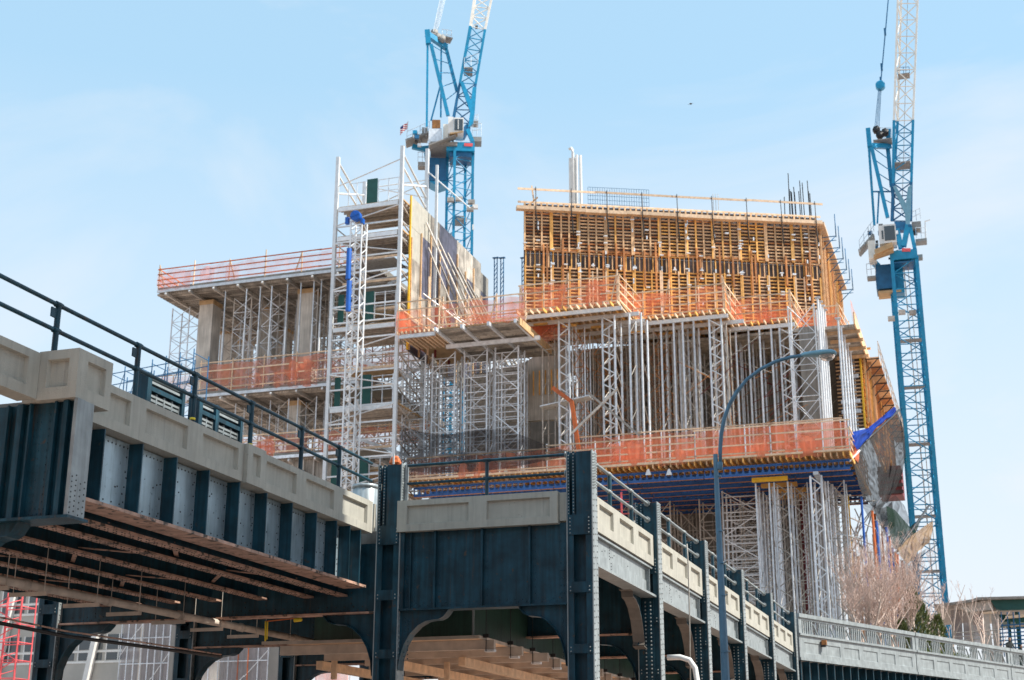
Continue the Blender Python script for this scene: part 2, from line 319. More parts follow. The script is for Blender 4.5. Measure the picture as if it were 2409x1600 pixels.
for i, y in enumerate(fr(21.1, 34.4, .135)): pts += [(-16.12, y, 6.80+.09*(i % 2)), (-16.12, y, 8.03)]
for i in range(60): pts.append((-16.12, random.uniform(22, 34), random.uniform(7, 7.9)))
tag(riv(pts, (1, 0, 0), .02, 0).build('rivets', M['black'], T, False), kind='stuff')
# cross girder at the near pier
Y0 = 20.62
box(T, 'cross_girder_web', 'navy', (-34, Y0, 6.05), (-15.02, Y0+.04, 8.12))
box(T, 'cross_girder_flange', 'navy', (-34, 20.4, 6.0), (-14.9, 21.0, 6.05))
box(T, 'end_plate', 'greysteel', (-15.02, 20.45, 6.05), (-14.95, 20.70, 8.12)); box(T, 'end_plate', 'greysteel', (-15.0, 20.705, 6.05), (-14.97, 20.97, 8.12))
pts = []
for x, w in ((-15.18, .10), (-15.42, .035), (-15.95, .035), (-16.12, .12), (-16.42, .035)):
    box(T, 'web_stiffener', 'navy', (x-w, Y0-.12, 6.055), (x, Y0-.001, 8.11))
for x in fr(-17.4, -15.1, .085):
    pts += [(x, Y0, 6.13), (x+.04, Y0, 6.22)]
for x in (-15.52, -15.62, -15.8, -15.88, -16.05, -16.22, -16.3, -15.3, -15.36): pts += [(x, Y0, z) for z in fr(6.35, 8.0, .13)]
tag(riv(pts, (0, -1, 0), .017, 0).build('rivets', M['navy'], T, False), kind='stuff')
pts = []
for z in fr(6.1, 6.75, .09): pts += [(-14.95, 20.5, z), (-14.95, 20.62, z+.04)]
for z in fr(6.1, 6.75, .11): pts += [(-14.97, 20.78, z), (-14.97, 20.90, z+.05)]
tag(riv(pts, (1, 0, 0), .016, 0).build('rivets', M['black'], T, False), kind='stuff')
def knee(xc, zt, w, h, sgn, Y, th):      # ogee bracket polygon under a girder, xc at the column side
    prof = [(0, 0), (w, 0), (w*.97, -.06), (w*.9, -.17), (w*.8, -.23), (w*.68, -.24), (w*.55, -.27), (w*.4, -.38), (w*.25, -.58), (w*.13, -.86), (w*.05, -1.2), (.02*w, -h), (0, -h)]
    return MB().poly([(xc+sgn*x, Y, zt+z) for x, z in prof], (0, th, 0)), [(xc+sgn*x, zt+z) for x, z in prof[1:12]]
def knee_full(T, xc, zt, w, h, sgn, Y, th, m='navy', lip=.16):
    b, pr = knee(xc, zt, w, h, sgn, Y, th); b.build('knee_bracket', M[m], T)
    c = MB(); n = len(pr)
    for k in range(n-1):
        (x0, z0), (x1, z1) = pr[k], pr[k+1]
        c.quad((x0, Y-lip, z0-.004), (x1, Y-lip, z1-.004), (x1, Y+th+lip, z1-.004), (x0, Y+th+lip, z0-.004)); c.quad((x0, Y-lip, z0-.022), (x1, Y-lip, z1-.022), (x1, Y+th+lip, z1-.022), (x0, Y+th+lip, z0-.022))
        c.quad((x0, Y-lip, z0-.004), (x1, Y-lip, z1-.004), (x1, Y-lip, z1-.022), (x0, Y-lip, z0-.022))
    c.build('bracket_lip', M[m], T)
knee_full(T, -17.0, 6.0, 1.05, 1.3, 1, 20.62, .05)
# floor beams under the deck: stringers, flanges tinted for pink bounce light
pts = []
XS = [-16.75, -17.75, -19.15, -20.55, -21.85, -23.1, -24.1]
for x in XS:
    o = box(T, 'stringer_web', 'navy', (x-.02, 21.05, 6.58), (x+.02, 34.9, 7.93)); 
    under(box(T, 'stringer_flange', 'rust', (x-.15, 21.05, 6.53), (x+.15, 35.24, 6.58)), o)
    for i, y in enumerate(fr(21.2, 34.8, .15)): pts += [(x+(.09 if i % 2 else .06), y, 6.53), (x-(.09 if i % 2 else .06), y+.07, 6.53)]
tag(riv(pts, (0, 0, -1), .021, 0).build('rivets', M['black'], T, False), kind='stuff')
for i in range(len(XS)-1):
    for j, y in enumerate((23.4, 27.6, 31.6)):
        s = 1 if (i+j) % 2 else -1
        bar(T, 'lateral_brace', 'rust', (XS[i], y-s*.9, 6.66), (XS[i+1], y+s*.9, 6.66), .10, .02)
box(T, 'deck_slab', 'concd', (-24.6, 20.98, 7.95), (-16.21, 35.0, 8.3))
box(T, 'west_girder', 'navy', (-24.65, 21.0, 6.5), (-24.6, 35.0, 9.0))
# ------------------------------------------------------------------ columns
def column(label, x0, y0, ztop=10.05, w=.70, dp=.48, detail=True, group='steel viaduct columns'):
    T = thing('steel_column', label, 'column', (x0, y0, 0), 0, group)
    x1 = w
    box(T, 'side_plate', 'greysteel', (x1-.03, 0, 0), (x1, dp, ztop)); box(T, 'side_plate', 'greysteel', (0, 0, 0), (.03, dp, ztop))  # navy paint too, but lightened for sun on both side plates
    box(T, 'flange_angle', 'navy', (.031, .004, 0), (.19, .03, 8.34)); box(T, 'flange_angle', 'navy', (x1-.19, .004, 0), (x1-.031, .03, 8.34))
    box(T, 'flange_angle', 'navy', (.031, dp-.03, 0), (.19, dp-.004, 8.34)); box(T, 'flange_angle', 'navy', (x1-.19, dp-.03, 0), (x1-.031, dp-.004, 8.34))
    box(T, 'core_plate', 'navy', (.032, dp*.5, 0), (x1-.032, dp*.5+.03, ztop))
    box(T, 'head_plate', 'navy', (.27, .006, 8.35), (x1-.031, .05, ztop-.03)); box(T, 'head_angle', 'navy', (.031, .006, 8.0), (.09, .04, ztop-.02)); box(T, 'head_angle', 'navy', (.16, .012, 8.0), (.22, .046, ztop-.02))
    pts = []
    for a, c in ((7.84, 8.36), (6.37, 6.64), (4.86, 5.09), (3.3, 3.55), (1.7, 1.95)):
        box(T, 'batten_plate', 'navy', (.05, -.02, a), (x1-.05, .003, c))
        for z in fr(a+.05, c-.03, .095): pts += [(.10, -.02, z), (x1-.10, -.02, z)]
    for z in fr(8.4, ztop-.06, .085): pts += [(.06, .006, z), (.19, .012, z+.03)]
    tag(riv(pts, (0, -1, 0), .021, 0).build('rivets', M['greysteel'], T, False), kind='stuff')
    pts = []
    z = 3.5
    while z < ztop-.04:
        dense = z > 8.95
        pts += [(x1, .07, z), (x1, dp-.07, z+.05)]
        if dense: pts += [(x1, .18, z+.025), (x1, dp-.19, z+.06)]
        elif int(z*10) % 3 == 0: pts.append((x1, dp*.5, z+.03))
        z += .075 if dense else .15
    tag(riv(pts, (1, 0, 0), .03, 0).build('rivets', M['greysteel'], T, False), kind='stuff')
    return T
BAY = 7.4; YC = 35.07
CR = column('big riveted corner column at the end of the centre panel, lit on its right side', -10.41, YC)
CL = column('riveted column left of the centre panel carrying an orange bag on its top', -15.74, YC)
for k in range(1, 6):
    copy_tree(CR, (-10.41, YC+BAY*k, 0), '%s riveted column beyond the corner column along the right side' % ORD[k-1])
for k in range(0, 4):
    copy_tree(CL, (-26.3, YC+BAY*k, 0), '%s blue-grey column on the far side under the viaduct, counted from the left edge' % ORD[k])
# ------------------------------------------------------------------ centre face
T = thing('portal_girder', 'dark navy riveted girder panel with arched brackets between the two corner columns', 'girder')
box(T, 'web_plate', 'navy', (-15.03, 35.22, 6.13), (-10.42, 35.25, 8.2))
box(T, 'bottom_flange', 'navy', (-15.03, 35.05, 6.08), (-10.42, 35.5, 6.13))
box(T, 'bearing_angle', 'navy', (-15.03, 35.1, 6.14), (-14.93, 35.219, 8.15)); box(T, 'bearing_angle', 'navy', (-14.78, 35.15, 6.14), (-14.75, 35.219, 8.15))
pts = []
for x in (-14.06, -12.74, -11.43):
    box(T, 'stiffener', 'navy', (x-.03, 35.1, 6.14), (x+.03, 35.219, 8.15)); pts += [(x+.12, 35.22, z) for z in fr(6.4, 8.1, .18)]
pts += [(-14.87, 35.22, z) for z in fr(6.2, 8.1, .1)]+[(-14.66, 35.22, z+.05) for z in fr(6.2, 8.1, .1)]
for x in (-10.62, -10.53): pts += [(x, 35.22, z) for z in fr(6.4, 8.1, .19)]
for i, x in enumerate(fr(-14.7, -10.5, .105)): pts.append((x, 35.22, 6.21+.07*(i % 2)))
tag(riv(pts, (0, -1, 0), .02, 0).build('rivets', M['navy'], T, False), kind='stuff')
knee_full(T, -15.04, 6.08, 1.42, 1.5, 1, 35.2, .05); knee_full(T, -10.42, 6.08, 1.28, 1.5, -1, 35.2, .05)
pts = [(-14.9+.0*i, 35.2, 4.8+.11*i) for i in range(11)]+[(-10.56, 35.2, 4.8+.11*i) for i in range(11)]+[(-14.8, 35.2, 4.85+.11*i) for i in range(10)]
tag(riv(pts, (0, -1, 0), .02, 0).build('rivets', M['navy'], T, False), kind='stuff')
T = thing('concrete_parapet', 'short shaded concrete parapet with two sunken panels between the corner columns', 'parapet')
panel(fy(35.0), -15.12, -10.63, 8.16, 9.0, .3, [(-14.84, -13.08), (-12.57, -10.84)], 8.35, 8.85).build('parapet_panel', M['cream'], T)
box(T, 'set_back_block', 'cream', (-10.62, 35.16, 8.24), (-10.43, 35.4, 8.98))
box(T, 'set_back_block', 'cream', (-15.8, 34.94, 8.2), (-15.76, 35.06, 8.95))
T = thing('pipe_railing', 'two-rail pipe railing above the centre concrete panel', 'railing')
for z in (10.0, 9.5): pole(T, 'rail', 'navy', (-15.05, 35.25, z), (-10.45, 35.25, z), .04)
pole(T, 'post', 'navy', (-12.66, 35.25, 9.0), (-12.66, 35.25, 10.0), .05)
for z in (10.0, 9.5):
    pole(T, 'collar', 'navy', (-12.76, 35.25, z), (-12.56, 35.25, z), .055)
    pole(T, 'end_flange', 'greysteel', (-10.49, 35.25, z), (-10.44, 35.25, z), .09); pole(T, 'end_flange', 'greysteel', (-15.06, 35.25, z), (-15.02, 35.25, z), .09)
pole(T, 'post', 'greysteel', (-14.98, 35.25, 9.0), (-14.98, 35.25, 10.02), .05)
# left railing
T = thing('pipe_railing', 'dark pipe railing climbing out of the left edge above the shaded parapet', 'railing')
XR = -15.93
for z in (10.09, 9.6): pole(T, 'rail', 'navy', (XR, 15, z), (XR, 35.05, z), .042)
for y in (18.3, 20.95, 23.6, 25.8, 28.3, 30.85, 33.0):
    p = pole(T, 'post', 'navy', (XR, y, 9.0), (XR, y, 10.13), .056)
    for z in (10.09, 9.6): under(pole(T, 'collar', 'navy', (XR, y-.09, z), (XR, y+.09, z), .06), p)
    under(pole(T, 'base_flange', 'navy', (XR, y, 9.0), (XR, y, 9.03), .10), p)
    under(box(T, 'lug_plate', 'navy', (XR-.015, y-.2, 9.82), (XR+.015, y-.05, 10.0)), p)
    if y in (25.8, 28.3): under(pole(T, 'yellow_tape', 'yell', (XR, y, 9.08), (XR, y, 9.13), .062), p)
# ------------------------------------------------------------------ right bays
def bay_parapet(k):
    y = BAY*k; T = thing('concrete_parapet', 'sunlit cream parapet panel with three sunken fields, %s beyond the corner column' % ORD[k], 'parapet', group='sunlit parapet panels')
    panel(fx(-9.85), 35.98+y, 42.43+y, 8.08, 9.0, .32, [(36.27+y, 37.72+y), (38.41+y, 39.97+y), (40.58+y, 42.07+y)], 8.33, 8.84).build('parapet_panel', M['cream'], T)
    box(T, 'end_block', 'cream', (-10.2, 35.6+y, 8.15), (-9.93, 35.97+y, 8.97))
def bay_girder(k):
    y = BAY*k; a = YC+.5+y; c = YC+BAY+y-.02
    T = thing('bay_girder', 'grey steel edge girder under the %s sunlit parapet panel' % ORD[k], 'girder', group='edge girders of the right bays')
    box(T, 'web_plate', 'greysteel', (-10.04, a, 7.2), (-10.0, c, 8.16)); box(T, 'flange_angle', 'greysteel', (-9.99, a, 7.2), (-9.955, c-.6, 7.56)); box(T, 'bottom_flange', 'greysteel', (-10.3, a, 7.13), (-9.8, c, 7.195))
    box(T, 'end_stiffener', 'greysteel', (-9.99, c-.58, 7.2), (-9.86, c-.55, 7.9)); box(T, 'parapet_ledge', 'greysteel', (-9.99, a, 7.98), (-9.9, c, 8.04))
    pts = [(-10.0, a+2.2, z) for z in fr(7.6, 8.0, .08)]+[(-9.955, a+2.2, z) for z in fr(7.24, 7.5, .08)]
    for q in range(12): pts.append((-10.0, random.uniform(a, c), random.uniform(7.65, 7.95)))
    tag(riv(pts, (1, 0, 0), .02, 0).build('rivets', M['black'], T, False), kind='stuff')
    pr = [(-2.05, 7.13), (-1.75, 7.12), (-1.7, 6.95), (-1.35, 6.9), (-1.0, 6.72), (-.7, 6.4), (-.5, 6.0), (-.42, 5.75), (-.5, 5.66), (-.12, 5.6)]
    e = YC+BAY+y; m = MB()
    for (y0, z0), (y1, z1) in zip(pr, pr[1:]):
        m.quad((-10.45, e+y0, z0), (-10.1, e+y0, z0), (-10.1, e+y1, z1), (-10.45, e+y1, z1)); m.quad((-10.45, e+y0, z0+.03), (-10.1, e+y0, z0+.03), (-10.1, e+y1, z1+.03), (-10.45, e+y1, z1+.03)); m.quad((-10.1, e+y0, z0), (-10.1, e+y0, z0+.03), (-10.1, e+y1, z1+.03), (-10.1, e+y1, z1))
    m.build('knee_bracket', M['bracket'], T)
    m = MB(); m.poly([(-10.3, e+yy, zz) for yy, zz in [(-.02, 7.12)]+pr[::-1]+[(-2.0, 7.12)]][:0] or [(-10.3, e+yy, zz+.04) for yy, zz in pr]+[(-10.3, e-.02, 5.65), (-10.3, e-.02, 7.12)], (.04, 0, 0)); m.build('bracket_web', M['navy'], T)
    pts = []
    for i, z in enumerate(fr(4.0, 7.05, .115)): pts += [(-10.15, e-.03, z), (-9.99, e-.03, z)]
    box(T, 'connection_angle', 'navy', (-10.25, e-.03, 4.0), (-9.9, e-.005, 7.12))
    tag(riv(pts, (0, -1, 0), .03, 0).build('rivets', M['greysteel'], T, False), kind='stuff')
def bay_rail(k):
    y = BAY*k; T = thing('pipe_railing', 'sunlit two-rail pipe railing above the %s parapet panel beyond the corner column' % ORD[k], 'railing', group='railings of the right bays')
    for z in (10.0, 9.5):
        pole(T, 'rail', 'greysteel', (-10.02, YC+.47+y, z), (-10.02, YC+BAY+y, z), .045)
        for yy in (YC+.49, YC+BAY-.03): pole(T, 'end_flange', 'greysteel', (-10.02, yy+y-.02, z), (-10.02, yy+y+.02, z), .1)
    for yy in (38.0, 40.45):
        p = pole(T, 'post', 'navy', (-10.02, yy+y, 9.0), (-10.02, yy+y, 10.0), .06)
        for z in (10.0, 9.5): under(pole(T, 'collar', 'greysteel', (-10.02, yy+y-.1, z), (-10.02, yy+y+.1, z), .065), p)
for k in range(5): bay_parapet(k); bay_girder(k); bay_rail(k)
# cross girders under the wide deck
for k in range(0, 6):
    y = YC+BAY*k+.2
    T = thing('cross_girder', 'dark arched cross girder under the deck at the %s column line' % ORD[k], 'girder', group='cross girders under the deck')
    x1 = -15.75 if k == 0 else -10.43
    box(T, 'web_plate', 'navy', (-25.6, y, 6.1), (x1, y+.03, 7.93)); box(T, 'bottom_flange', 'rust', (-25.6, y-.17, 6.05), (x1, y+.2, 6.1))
    knee_full(T, -25.6, 6.05, 1.7, 1.8, 1, y-.01, .05); knee_full(T, x1, 6.05, 1.5, 1.6, -1, y-.01, .05)
    pts = []
    for i, x in enumerate(fr(-25.4, x1-.2, .13)): pts.append((x, y, 6.17+.09*(i % 2)))
    for x in fr(-24.5, x1-.5, 1.6): pts += [(x, y, z) for z in fr(6.35, 7.6, .14)]
    tag(riv(pts, (0, -1, 0), .022, 0).build('rivets', M['black'], T, False), kind='stuff')
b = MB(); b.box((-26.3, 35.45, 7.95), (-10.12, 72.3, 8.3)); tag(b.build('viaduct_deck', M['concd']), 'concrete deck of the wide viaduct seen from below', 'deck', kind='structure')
T = thing('west_girder', 'long dark girder on the far side of the viaduct deck', 'girder')
box(T, 'web_plate', 'navy', (-26.2, 35.6, 6.9), (-26.15, 72.3, 9.2)); box(T, 'bottom_flange', 'navy', (-26.35, 35.6, 6.83), (-25.95, 72.3, 6.9))
# ------------------------------------------------------------------ unseen building placed beyond the right edge, sized to shade the left span
T = thing('brick_building', 'tall brick street building beyond the right edge that shades the left span', 'building')
box(T, 'wall', 'brick', (14, 20.9, 0), (34, 35.35, 42.6)); box(T, 'cornice', 'conc', (13.8, 20.7, 42.6), (34.2, 35.37, 43.0))
for i in range(4):
    for j in range(8):
        y = 21.8+i*3.4; z = 4+j*4.6
        w = box(T, 'window', 'glass', (13.9, y, z), (13.99, y+2.2, z+2.6))
T = thing('street_block', 'row of brick street buildings standing behind the viewpoint', 'building')  # unseen row added to cut the sky light on steel facing the camera
for i in range(5): x = -62+i*15; box(T, 'house_wall', 'brick', (x, -48, 0), (x+14.8, -15-1.5*(i % 2), 21+3*(i % 3)))
# ------------------------------------------------------------------ turned viaduct with the ornamental railing
A0 = Vector((-9.70, 72.75, 0)); RZ = atan2(97.22-72.54, 1.09+9.79)
T = thing('ornamental_viaduct', 'grey viaduct with ornamental balustrade curving away at the lower right', 'bridge', A0, RZ)
fl = lambda s, z, d: (s, d, z)
for i, (a, e) in enumerate(((.12, 12.22), (12.32, 24.5), (24.6, 36.8))):
    n = 6; w = (e-a-.5)/n
    panel(fl, a, e, 7.9, 8.96, .35, [(a+.35+w*k+.12, a+.35+w*(k+1)-.28) for k in range(n)], 8.12, 8.66, .04, .025).build('fascia_panel', M['greysteel'], T)
    box(T, 'string_course', 'greysteel', (a, -.09, 8.965), (e, .3, 9.07)); box(T, 'string_course', 'greysteel', (a, -.05, 7.76), (e, .3, 7.895))
    box(T, 'top_rail', 'greysteel', (a, -.08, 9.85), (e, .16, 10.04)); box(T, 'upper_rail', 'greysteel', (a, .0, 9.74), (e, .1, 9.848))
    box(T, 'end_post', 'greysteel', (a, -.02, 9.075), (a+.28, .12, 9.738)); box(T, 'end_post', 'greysteel', (e-.28, -.02, 9.075), (e, .12, 9.738))
    x = a+.42; k = 0
    while x < e-1.4:
        for j in range(5): box(T, 'baluster', 'greysteel', (x+j*.21, .02, 9.075), (x+j*.21+.075, .07, 9.738))
        bar(T, 'diagonal_strut', 'greysteel', (x+1.06, .045, 9.6), (x+1.42, .045, 9.12), .07, .05)
        box(T, 'pierced_plate', 'greysteel', (x-.05, .075, 9.48), (x+.95, .085, 9.64)); x += 1.62
for i in range(46): box(T, 'web_stiffener', 'navy', (.3+i*.8, .1, 6.2), (.36+i*.8, .5, 7.755))
box(T, 'web_plate', 'greysteel', (.1, .5, 6.0), (37, .55, 7.75)); box(T, 'bottom_flange', 'navy', (.1, .05, 5.9), (37, .7, 5.98)); box(T, 'deck_slab', 'concd', (.1, .56, 8.2), (37, 9, 8.9))
for s in (7, 15, 23, 31): box(T, 'pier', 'navy', (s, .6, 0), (s+.6, 1.2, 5.9)); box(T, 'pier', 'navy', (s, 7.6, 0), (s+.6, 8.2, 5.9))
T = thing('wall_lamp', 'small rusty floodlight fixed to the grey fascia near its left end', 'lamp'); p = PX(1931, 1512, -8.6) if 0 else A0+Vector((cos(RZ), sin(RZ), 0))*2.15
box(T, 'housing', 'rustwood', (p.x+.06, p.y-.12, 8.62), (p.x+.3, p.y+.12, 8.86)); box(T, 'bracket', 'black', (p.x+.02, p.y-.1, 8.52), (p.x+.25, p.y+.1, 8.61))
# ------------------------------------------------------------------ street lamp
LY = 31.0
T = thing('street_lamp', 'blue-grey street lamp with curved arm and cobra head before the sunlit parapets', 'street lamp', (-5.7, LY, 0))
top = PY(1683, 1069, LY); bt = MB()
r = .165
bt.tube([(0, 0, 0), (0, 0, .6), (0, 0, 3), (-.015, 0, 6), (top.x+5.7, 0, top.z)], [.13, .12, .10, .075, .05], 8); bt.sm = False; bt.build('post', M['lampb'], T)
for z in (1.0, 4.4, 5.6, 6.3, 7.0): pole(T, 'strap_band', 'lampb', (-.005, 0, z), (-.005, 0, z+.04), .128-z*.0088); pole(T, 'bolt', 'greysteel', (.1, -.1, z+.02), (.13, -.14, z+.02), .02)
arm = [(1695, 1100), (1694, 1060), (1697, 1020), (1704, 985), (1716, 952), (1733, 923), (1757, 893), (1790, 868), (1826, 850), (1860, 840), (1892, 836)]
ap = [PY(x, y, LY)-Vector((-5.7, LY, 0)) for x, y in arm]
MB().tube(ap, [.045]*6+[.038]*5, 10).build('arm', M['lampb'], T)
pole(T, 'arm_clamp', 'lampb', ap[0]+Vector((-.02, 0, -.05)), ap[0]+Vector((-.02, 0, .12)), .075); pole(T, 'arm_clamp', 'lampb', (top.x+5.7, 0, top.z-.5), (ap[0].x, 0, top.z-.5+.0), .03)
hd = MB(); L0 = ap[-1]+Vector((-.06, 0, 0)); L1 = PY(1968, 831, LY)-Vector((-5.7, LY, 0)); secs = [(0, .05, .05), (.08, .085, .07), (.3, .13, .085), (.6, .17, .10), (.85, .16, .095), (.96, .11, .07), (1, .03, .03)]; n = 14; i0 = 0
for t, w, h in secs:
    c = L0.lerp(L1, t)
    for j in range(n):
        a = 2*pi*j/n; hd.v.append((c.x, c.y+w*cos(a), c.z+h*sin(a)*(1 if sin(a) > 0 else .55)))
for k in range(len(secs)-1):
    for j in range(n): hd.f.append((k*n+j, k*n+(j+1) % n, (k+1)*n+(j+1) % n, (k+1)*n+j))
hd.f.append(tuple(range(n))); hd.f.append(tuple(range((len(secs)-1)*n, len(secs)*n))); hd.sm = True; LH = hd.build('lamp_head', M['lamphead'], T)
ln = MB(); c0 = L0.lerp(L1, .72); i = 0
for k in range(5):
    t = k/4*pi/2
    for j in range(12):
        a = 2*pi*j/12; ln.v.append((c0.x+.185*cos(t)*cos(a), c0.y+.145*cos(t)*sin(a), c0.z-.035-.13*sin(t)))
for k in range(4):
    for j in range(12): ln.f.append((k*12+j, k*12+(j+1) % 12, (k+1)*12+(j+1) % 12, (k+1)*12+j))
ln.sm = True; under(ln.build('lens_bowl', M['lens'], T), LH)
# gooseneck pipe and cable by the right bays
b = MB(); b.tube([PY(x, y, 38.5) for x, y in ((1570, 1547), (1600, 1546), (1622, 1553), (1635, 1572), (1640, 1600), (1648, 1700))], .075, 10); tag(b.build('gooseneck_pipe', M['white']), 'white bent pipe rising below the second sunlit bay', 'pipe')
b = MB(); b.tube([PY(x, y, 39) for x, y in ((1616, 1280), (1619, 1330), (1622, 1450), (1626, 1700))], .018, 6); tag(b.build('hanging_cable', M['tubed']), 'thin cable hanging down across the second cream parapet panel', 'cable')
# ------------------------------------------------------------------ hanging shed under the deck
T = thing('hanging_shed', 'dark green plywood enclosure with timber floor hung under the centre arch', 'shed')
XE = -13.95; Y1 = 37.8
for i in range(4): box(T, 'green_panel', 'greenply', (XE-1.22*(i+1)+.01, Y1, 5.64), (XE-1.22*i, Y1+.03, 7.94))
for i in range(12): box(T, 'green_panel', 'greenply', (XE-.03, Y1+.04+2.4*i, 5.64), (XE, Y1+.03+2.4*(i+1), 7.94))
pole(T, 'corner_trim', 'greysteel', (XE+.01, Y1-.01, 5.64), (XE+.01, Y1-.01, 7.94), .035)
for i in range(40):
    y = Y1-.15+.62*i; box(T, 'floor_plank', 'plank', (-19.6, y, 5.57), (XE+.22, y+.595, 5.62))
box(T, 'edge_trim', 'beamgrey', (-19.6, Y1-.19, 5.575), (XE+.25, Y1-.155, 5.66)); box(T, 'edge_trim', 'beamgrey', (XE+.225, Y1-.15, 5.575), (XE+.255, 62, 5.66))
for i, y in enumerate((38.0, 40.1, 42.2, 44.3, 46.4, 48.5, 50.6, 52.7, 54.8)):
    box(T, 'support_beam', 'beamgrey', (-20.0+.4*(i%3), y, 5.31), (XE+.55+.12*(i % 3), y+.15, 5.565))
    pole(T, 'hanger_rod', 'black', (XE+.33, y-.03, 5.25), (XE+.33, y-.03, 7.9), .012); box(T, 'rod_washer', 'black', (XE+.25, y-.08, 5.62), (XE+.42, y-.005, 5.72)); box(T, 'beam_shoe', 'aluw', (XE+.28, y-.02, 5.24), (XE+.56, y+.17, 5.305))
for i, x in enumerate((-15.2, -17.4, -19.8)): box(T, 'lower_bearer', 'timber', (x, 40, 5.05), (x+.2, 58, 5.3))
for x, y in ((-17.6, 40.2), (-16.2, 41.4), (-19.3, 40.0)): box(T, 'hung_post', 'timber', (x, y, 4.75), (x+.16, y+.1, 5.3))
# ------------------------------------------------------------------ pipe run under the left span
T = thing('hung_pipe', 'long grey pipe slung on angle-iron hangers under the left span', 'pipe')
pa = PZ(-60, 1352, 5.95); pb = PZ(745, 1512, 5.95)
pole(T, 'pipe', 'beamgrey', pa, pb, .10)
for x, y in ((-20, 1385), (70, 1398), (195, 1424), (295, 1444), (400, 1464), (490, 1481), (575, 1497), (655, 1512)):
    c = PZ(x, y, 5.78); bar(T, 'hanger_angle', 'beamgrey', c+Vector((-.55, 0, 0)), c+Vector((.45, 0, 0)), .05, .09)
    for dx in (-.45, .38): pole(T, 'hanger_rod', 'tubed', (c.x+dx, c.y, c.z), (c.x+dx, c.y, 6.9), .011)
for t in (.1, .3, .5, .7, .9): p = pa.lerp(pb, t); q = pa.lerp(pb, t+.012); pole(T, 'pipe_coupling', 'beamgrey', p, q, .125)
b = MB(); b.tube([PZ(-40, 1458, 4.9), PZ(150, 1496, 4.95), PZ(330, 1520, 4.9), PZ(520, 1545, 5.0)], .045, 6); tag(b.build('sagging_cable', M['black']), 'black cable bundle sagging under the left span beside the far columns', 'cable')
b = MB(); b.tube([PZ(-40, 1444, 4.9), PZ(150, 1484, 4.93), PZ(340, 1512, 4.86), PZ(520, 1540, 5.0)], .02, 6); tag(b.build('sagging_wire', M['rust']), 'thin rusty wire strung just above the sagging cable bundle', 'cable')
T = thing('yellow_rope', 'yellow rope loop hanging from the dark girder under the left span', 'rope')
p = PY(625, 1462, 36.5); pole(T, 'loop', 'yell', p, p+Vector((.02, 0, -.55)), .025); pole(T, 'loop', 'yell', p+Vector((.06, 0, 0)), p+Vector((.07, 0, -.5)), .02); pole(T, 'line', 'oranget', p, p+Vector((1.0, 0, .06)), .018); pole(T, 'knot', 'yell', p+Vector((.9, 0, .0)), p+Vector((1.12, 0, .02)), .06)
# ------------------------------------------------------------------ small things on the deck
for i, (x0, x1) in enumerate(((352, 418), (476, 500), (516, 560))):
    a = PX(x0, 930, -17.2); c = PX(x1, 930, -17.2); y0, y1 = a.y, c.y+.15
    T = thing('louvre_unit', ['pale slatted louvre unit in a dark frame, leftmost behind the left railing', 'pale slatted louvre unit in a dark frame, middle of three behind the left railing', 'pale slatted louvre unit in a dark frame, rightmost behind the left railing'][i], 'louvre', (-17.2, y0, 8.3), 0, 'louvre units behind the left railing')
    h = 1.93; w = y1-y0
    box(T, 'back_panel', 'black', (-.2, 0, 0), (-.1, w, h)); box(T, 'frame', 'navy', (-.25, -.16, 0), (.04, -.001, h+.05)); box(T, 'frame', 'navy', (-.25, w+.001, 0), (.04, w+.12, h+.05)); box(T, 'frame', 'navy', (-.1, .0, h-.32), (.03, w, h-.22))
    k = 0; nn = max(2, int(w/.3))
    for j in range(15):
        z = .5+j*.1
        if h-.36 < z < h-.2: continue
        box(T, 'slat', 'greysteel', (-.09, .01, z), (-.03, w-.01, z+.055))
    for j in range(nn+1): box(T, 'mullion', 'greysteel', (-.089, w*j/nn-.02 if j else .0, .5), (-.025, w*j/nn+.03, h-.33))
T = thing('metal_drum', 'silver drum standing behind the far end of the left railing', 'drum', (-16.62, 36.2, 8.3))
MB().tube([(0, 0, 0), (0, 0, .02), (0, 0, 1.35), (0, 0, 1.37)], [.33, .36, .36, .33], 18).build('drum_body', M['silver'], T); MB().tube([(0, 0, 1.36), (0, 0, 1.45)], [.39, .38], 18).build('lid', M['silver'], T)
T = thing('orange_bag', 'crumpled orange bag left on top of the column by the centre railing', 'bag', (-15.35, 35.3, 10.05))
b = MB(); random.seed(3)
for k in range(5):
    for j in range(9):
        a = 2*pi*j/9; rr = (.12, .16, .15, .12, .07)[k]*random.uniform(.8, 1.2); b.v.append((rr*cos(a), rr*sin(a), k*.065))
for k in range(4):
    for j in range(9): b.f.append((k*9+j, k*9+(j+1) % 9, (k+1)*9+(j+1) % 9, (k+1)*9+j))
b.f.append(tuple(range(36, 45))); b.build('bag_body', M['oranget'], T); box(T, 'strap', 'white', (.0, -.17, .0), (.05, -.15, .28))
T = thing('stone_bag', 'pale sack behind the first sunlit parapet', 'bag', PX(1505, 1235, -10.6)); 
b = MB()
for k, (rr, z) in enumerate(((.3, -.6), (.34, -.3), (.33, .0), (.2, .12), (.07, .16), (.06, .3), (.09, .36))):
    for j in range(10): a = 2*pi*j/10; b.v.append((rr*cos(a)*(1+.08*sin(3*a+k)), rr*sin(a), z))
for k in range(6):
    for j in range(10): b.f.append((k*10+j, k*10+(j+1) % 10, (k+1)*10+(j+1) % 10, (k+1)*10+j))
b.f.append(tuple(range(60, 70))); b.sm = True; b.build('sack', M['beamgrey'], T)
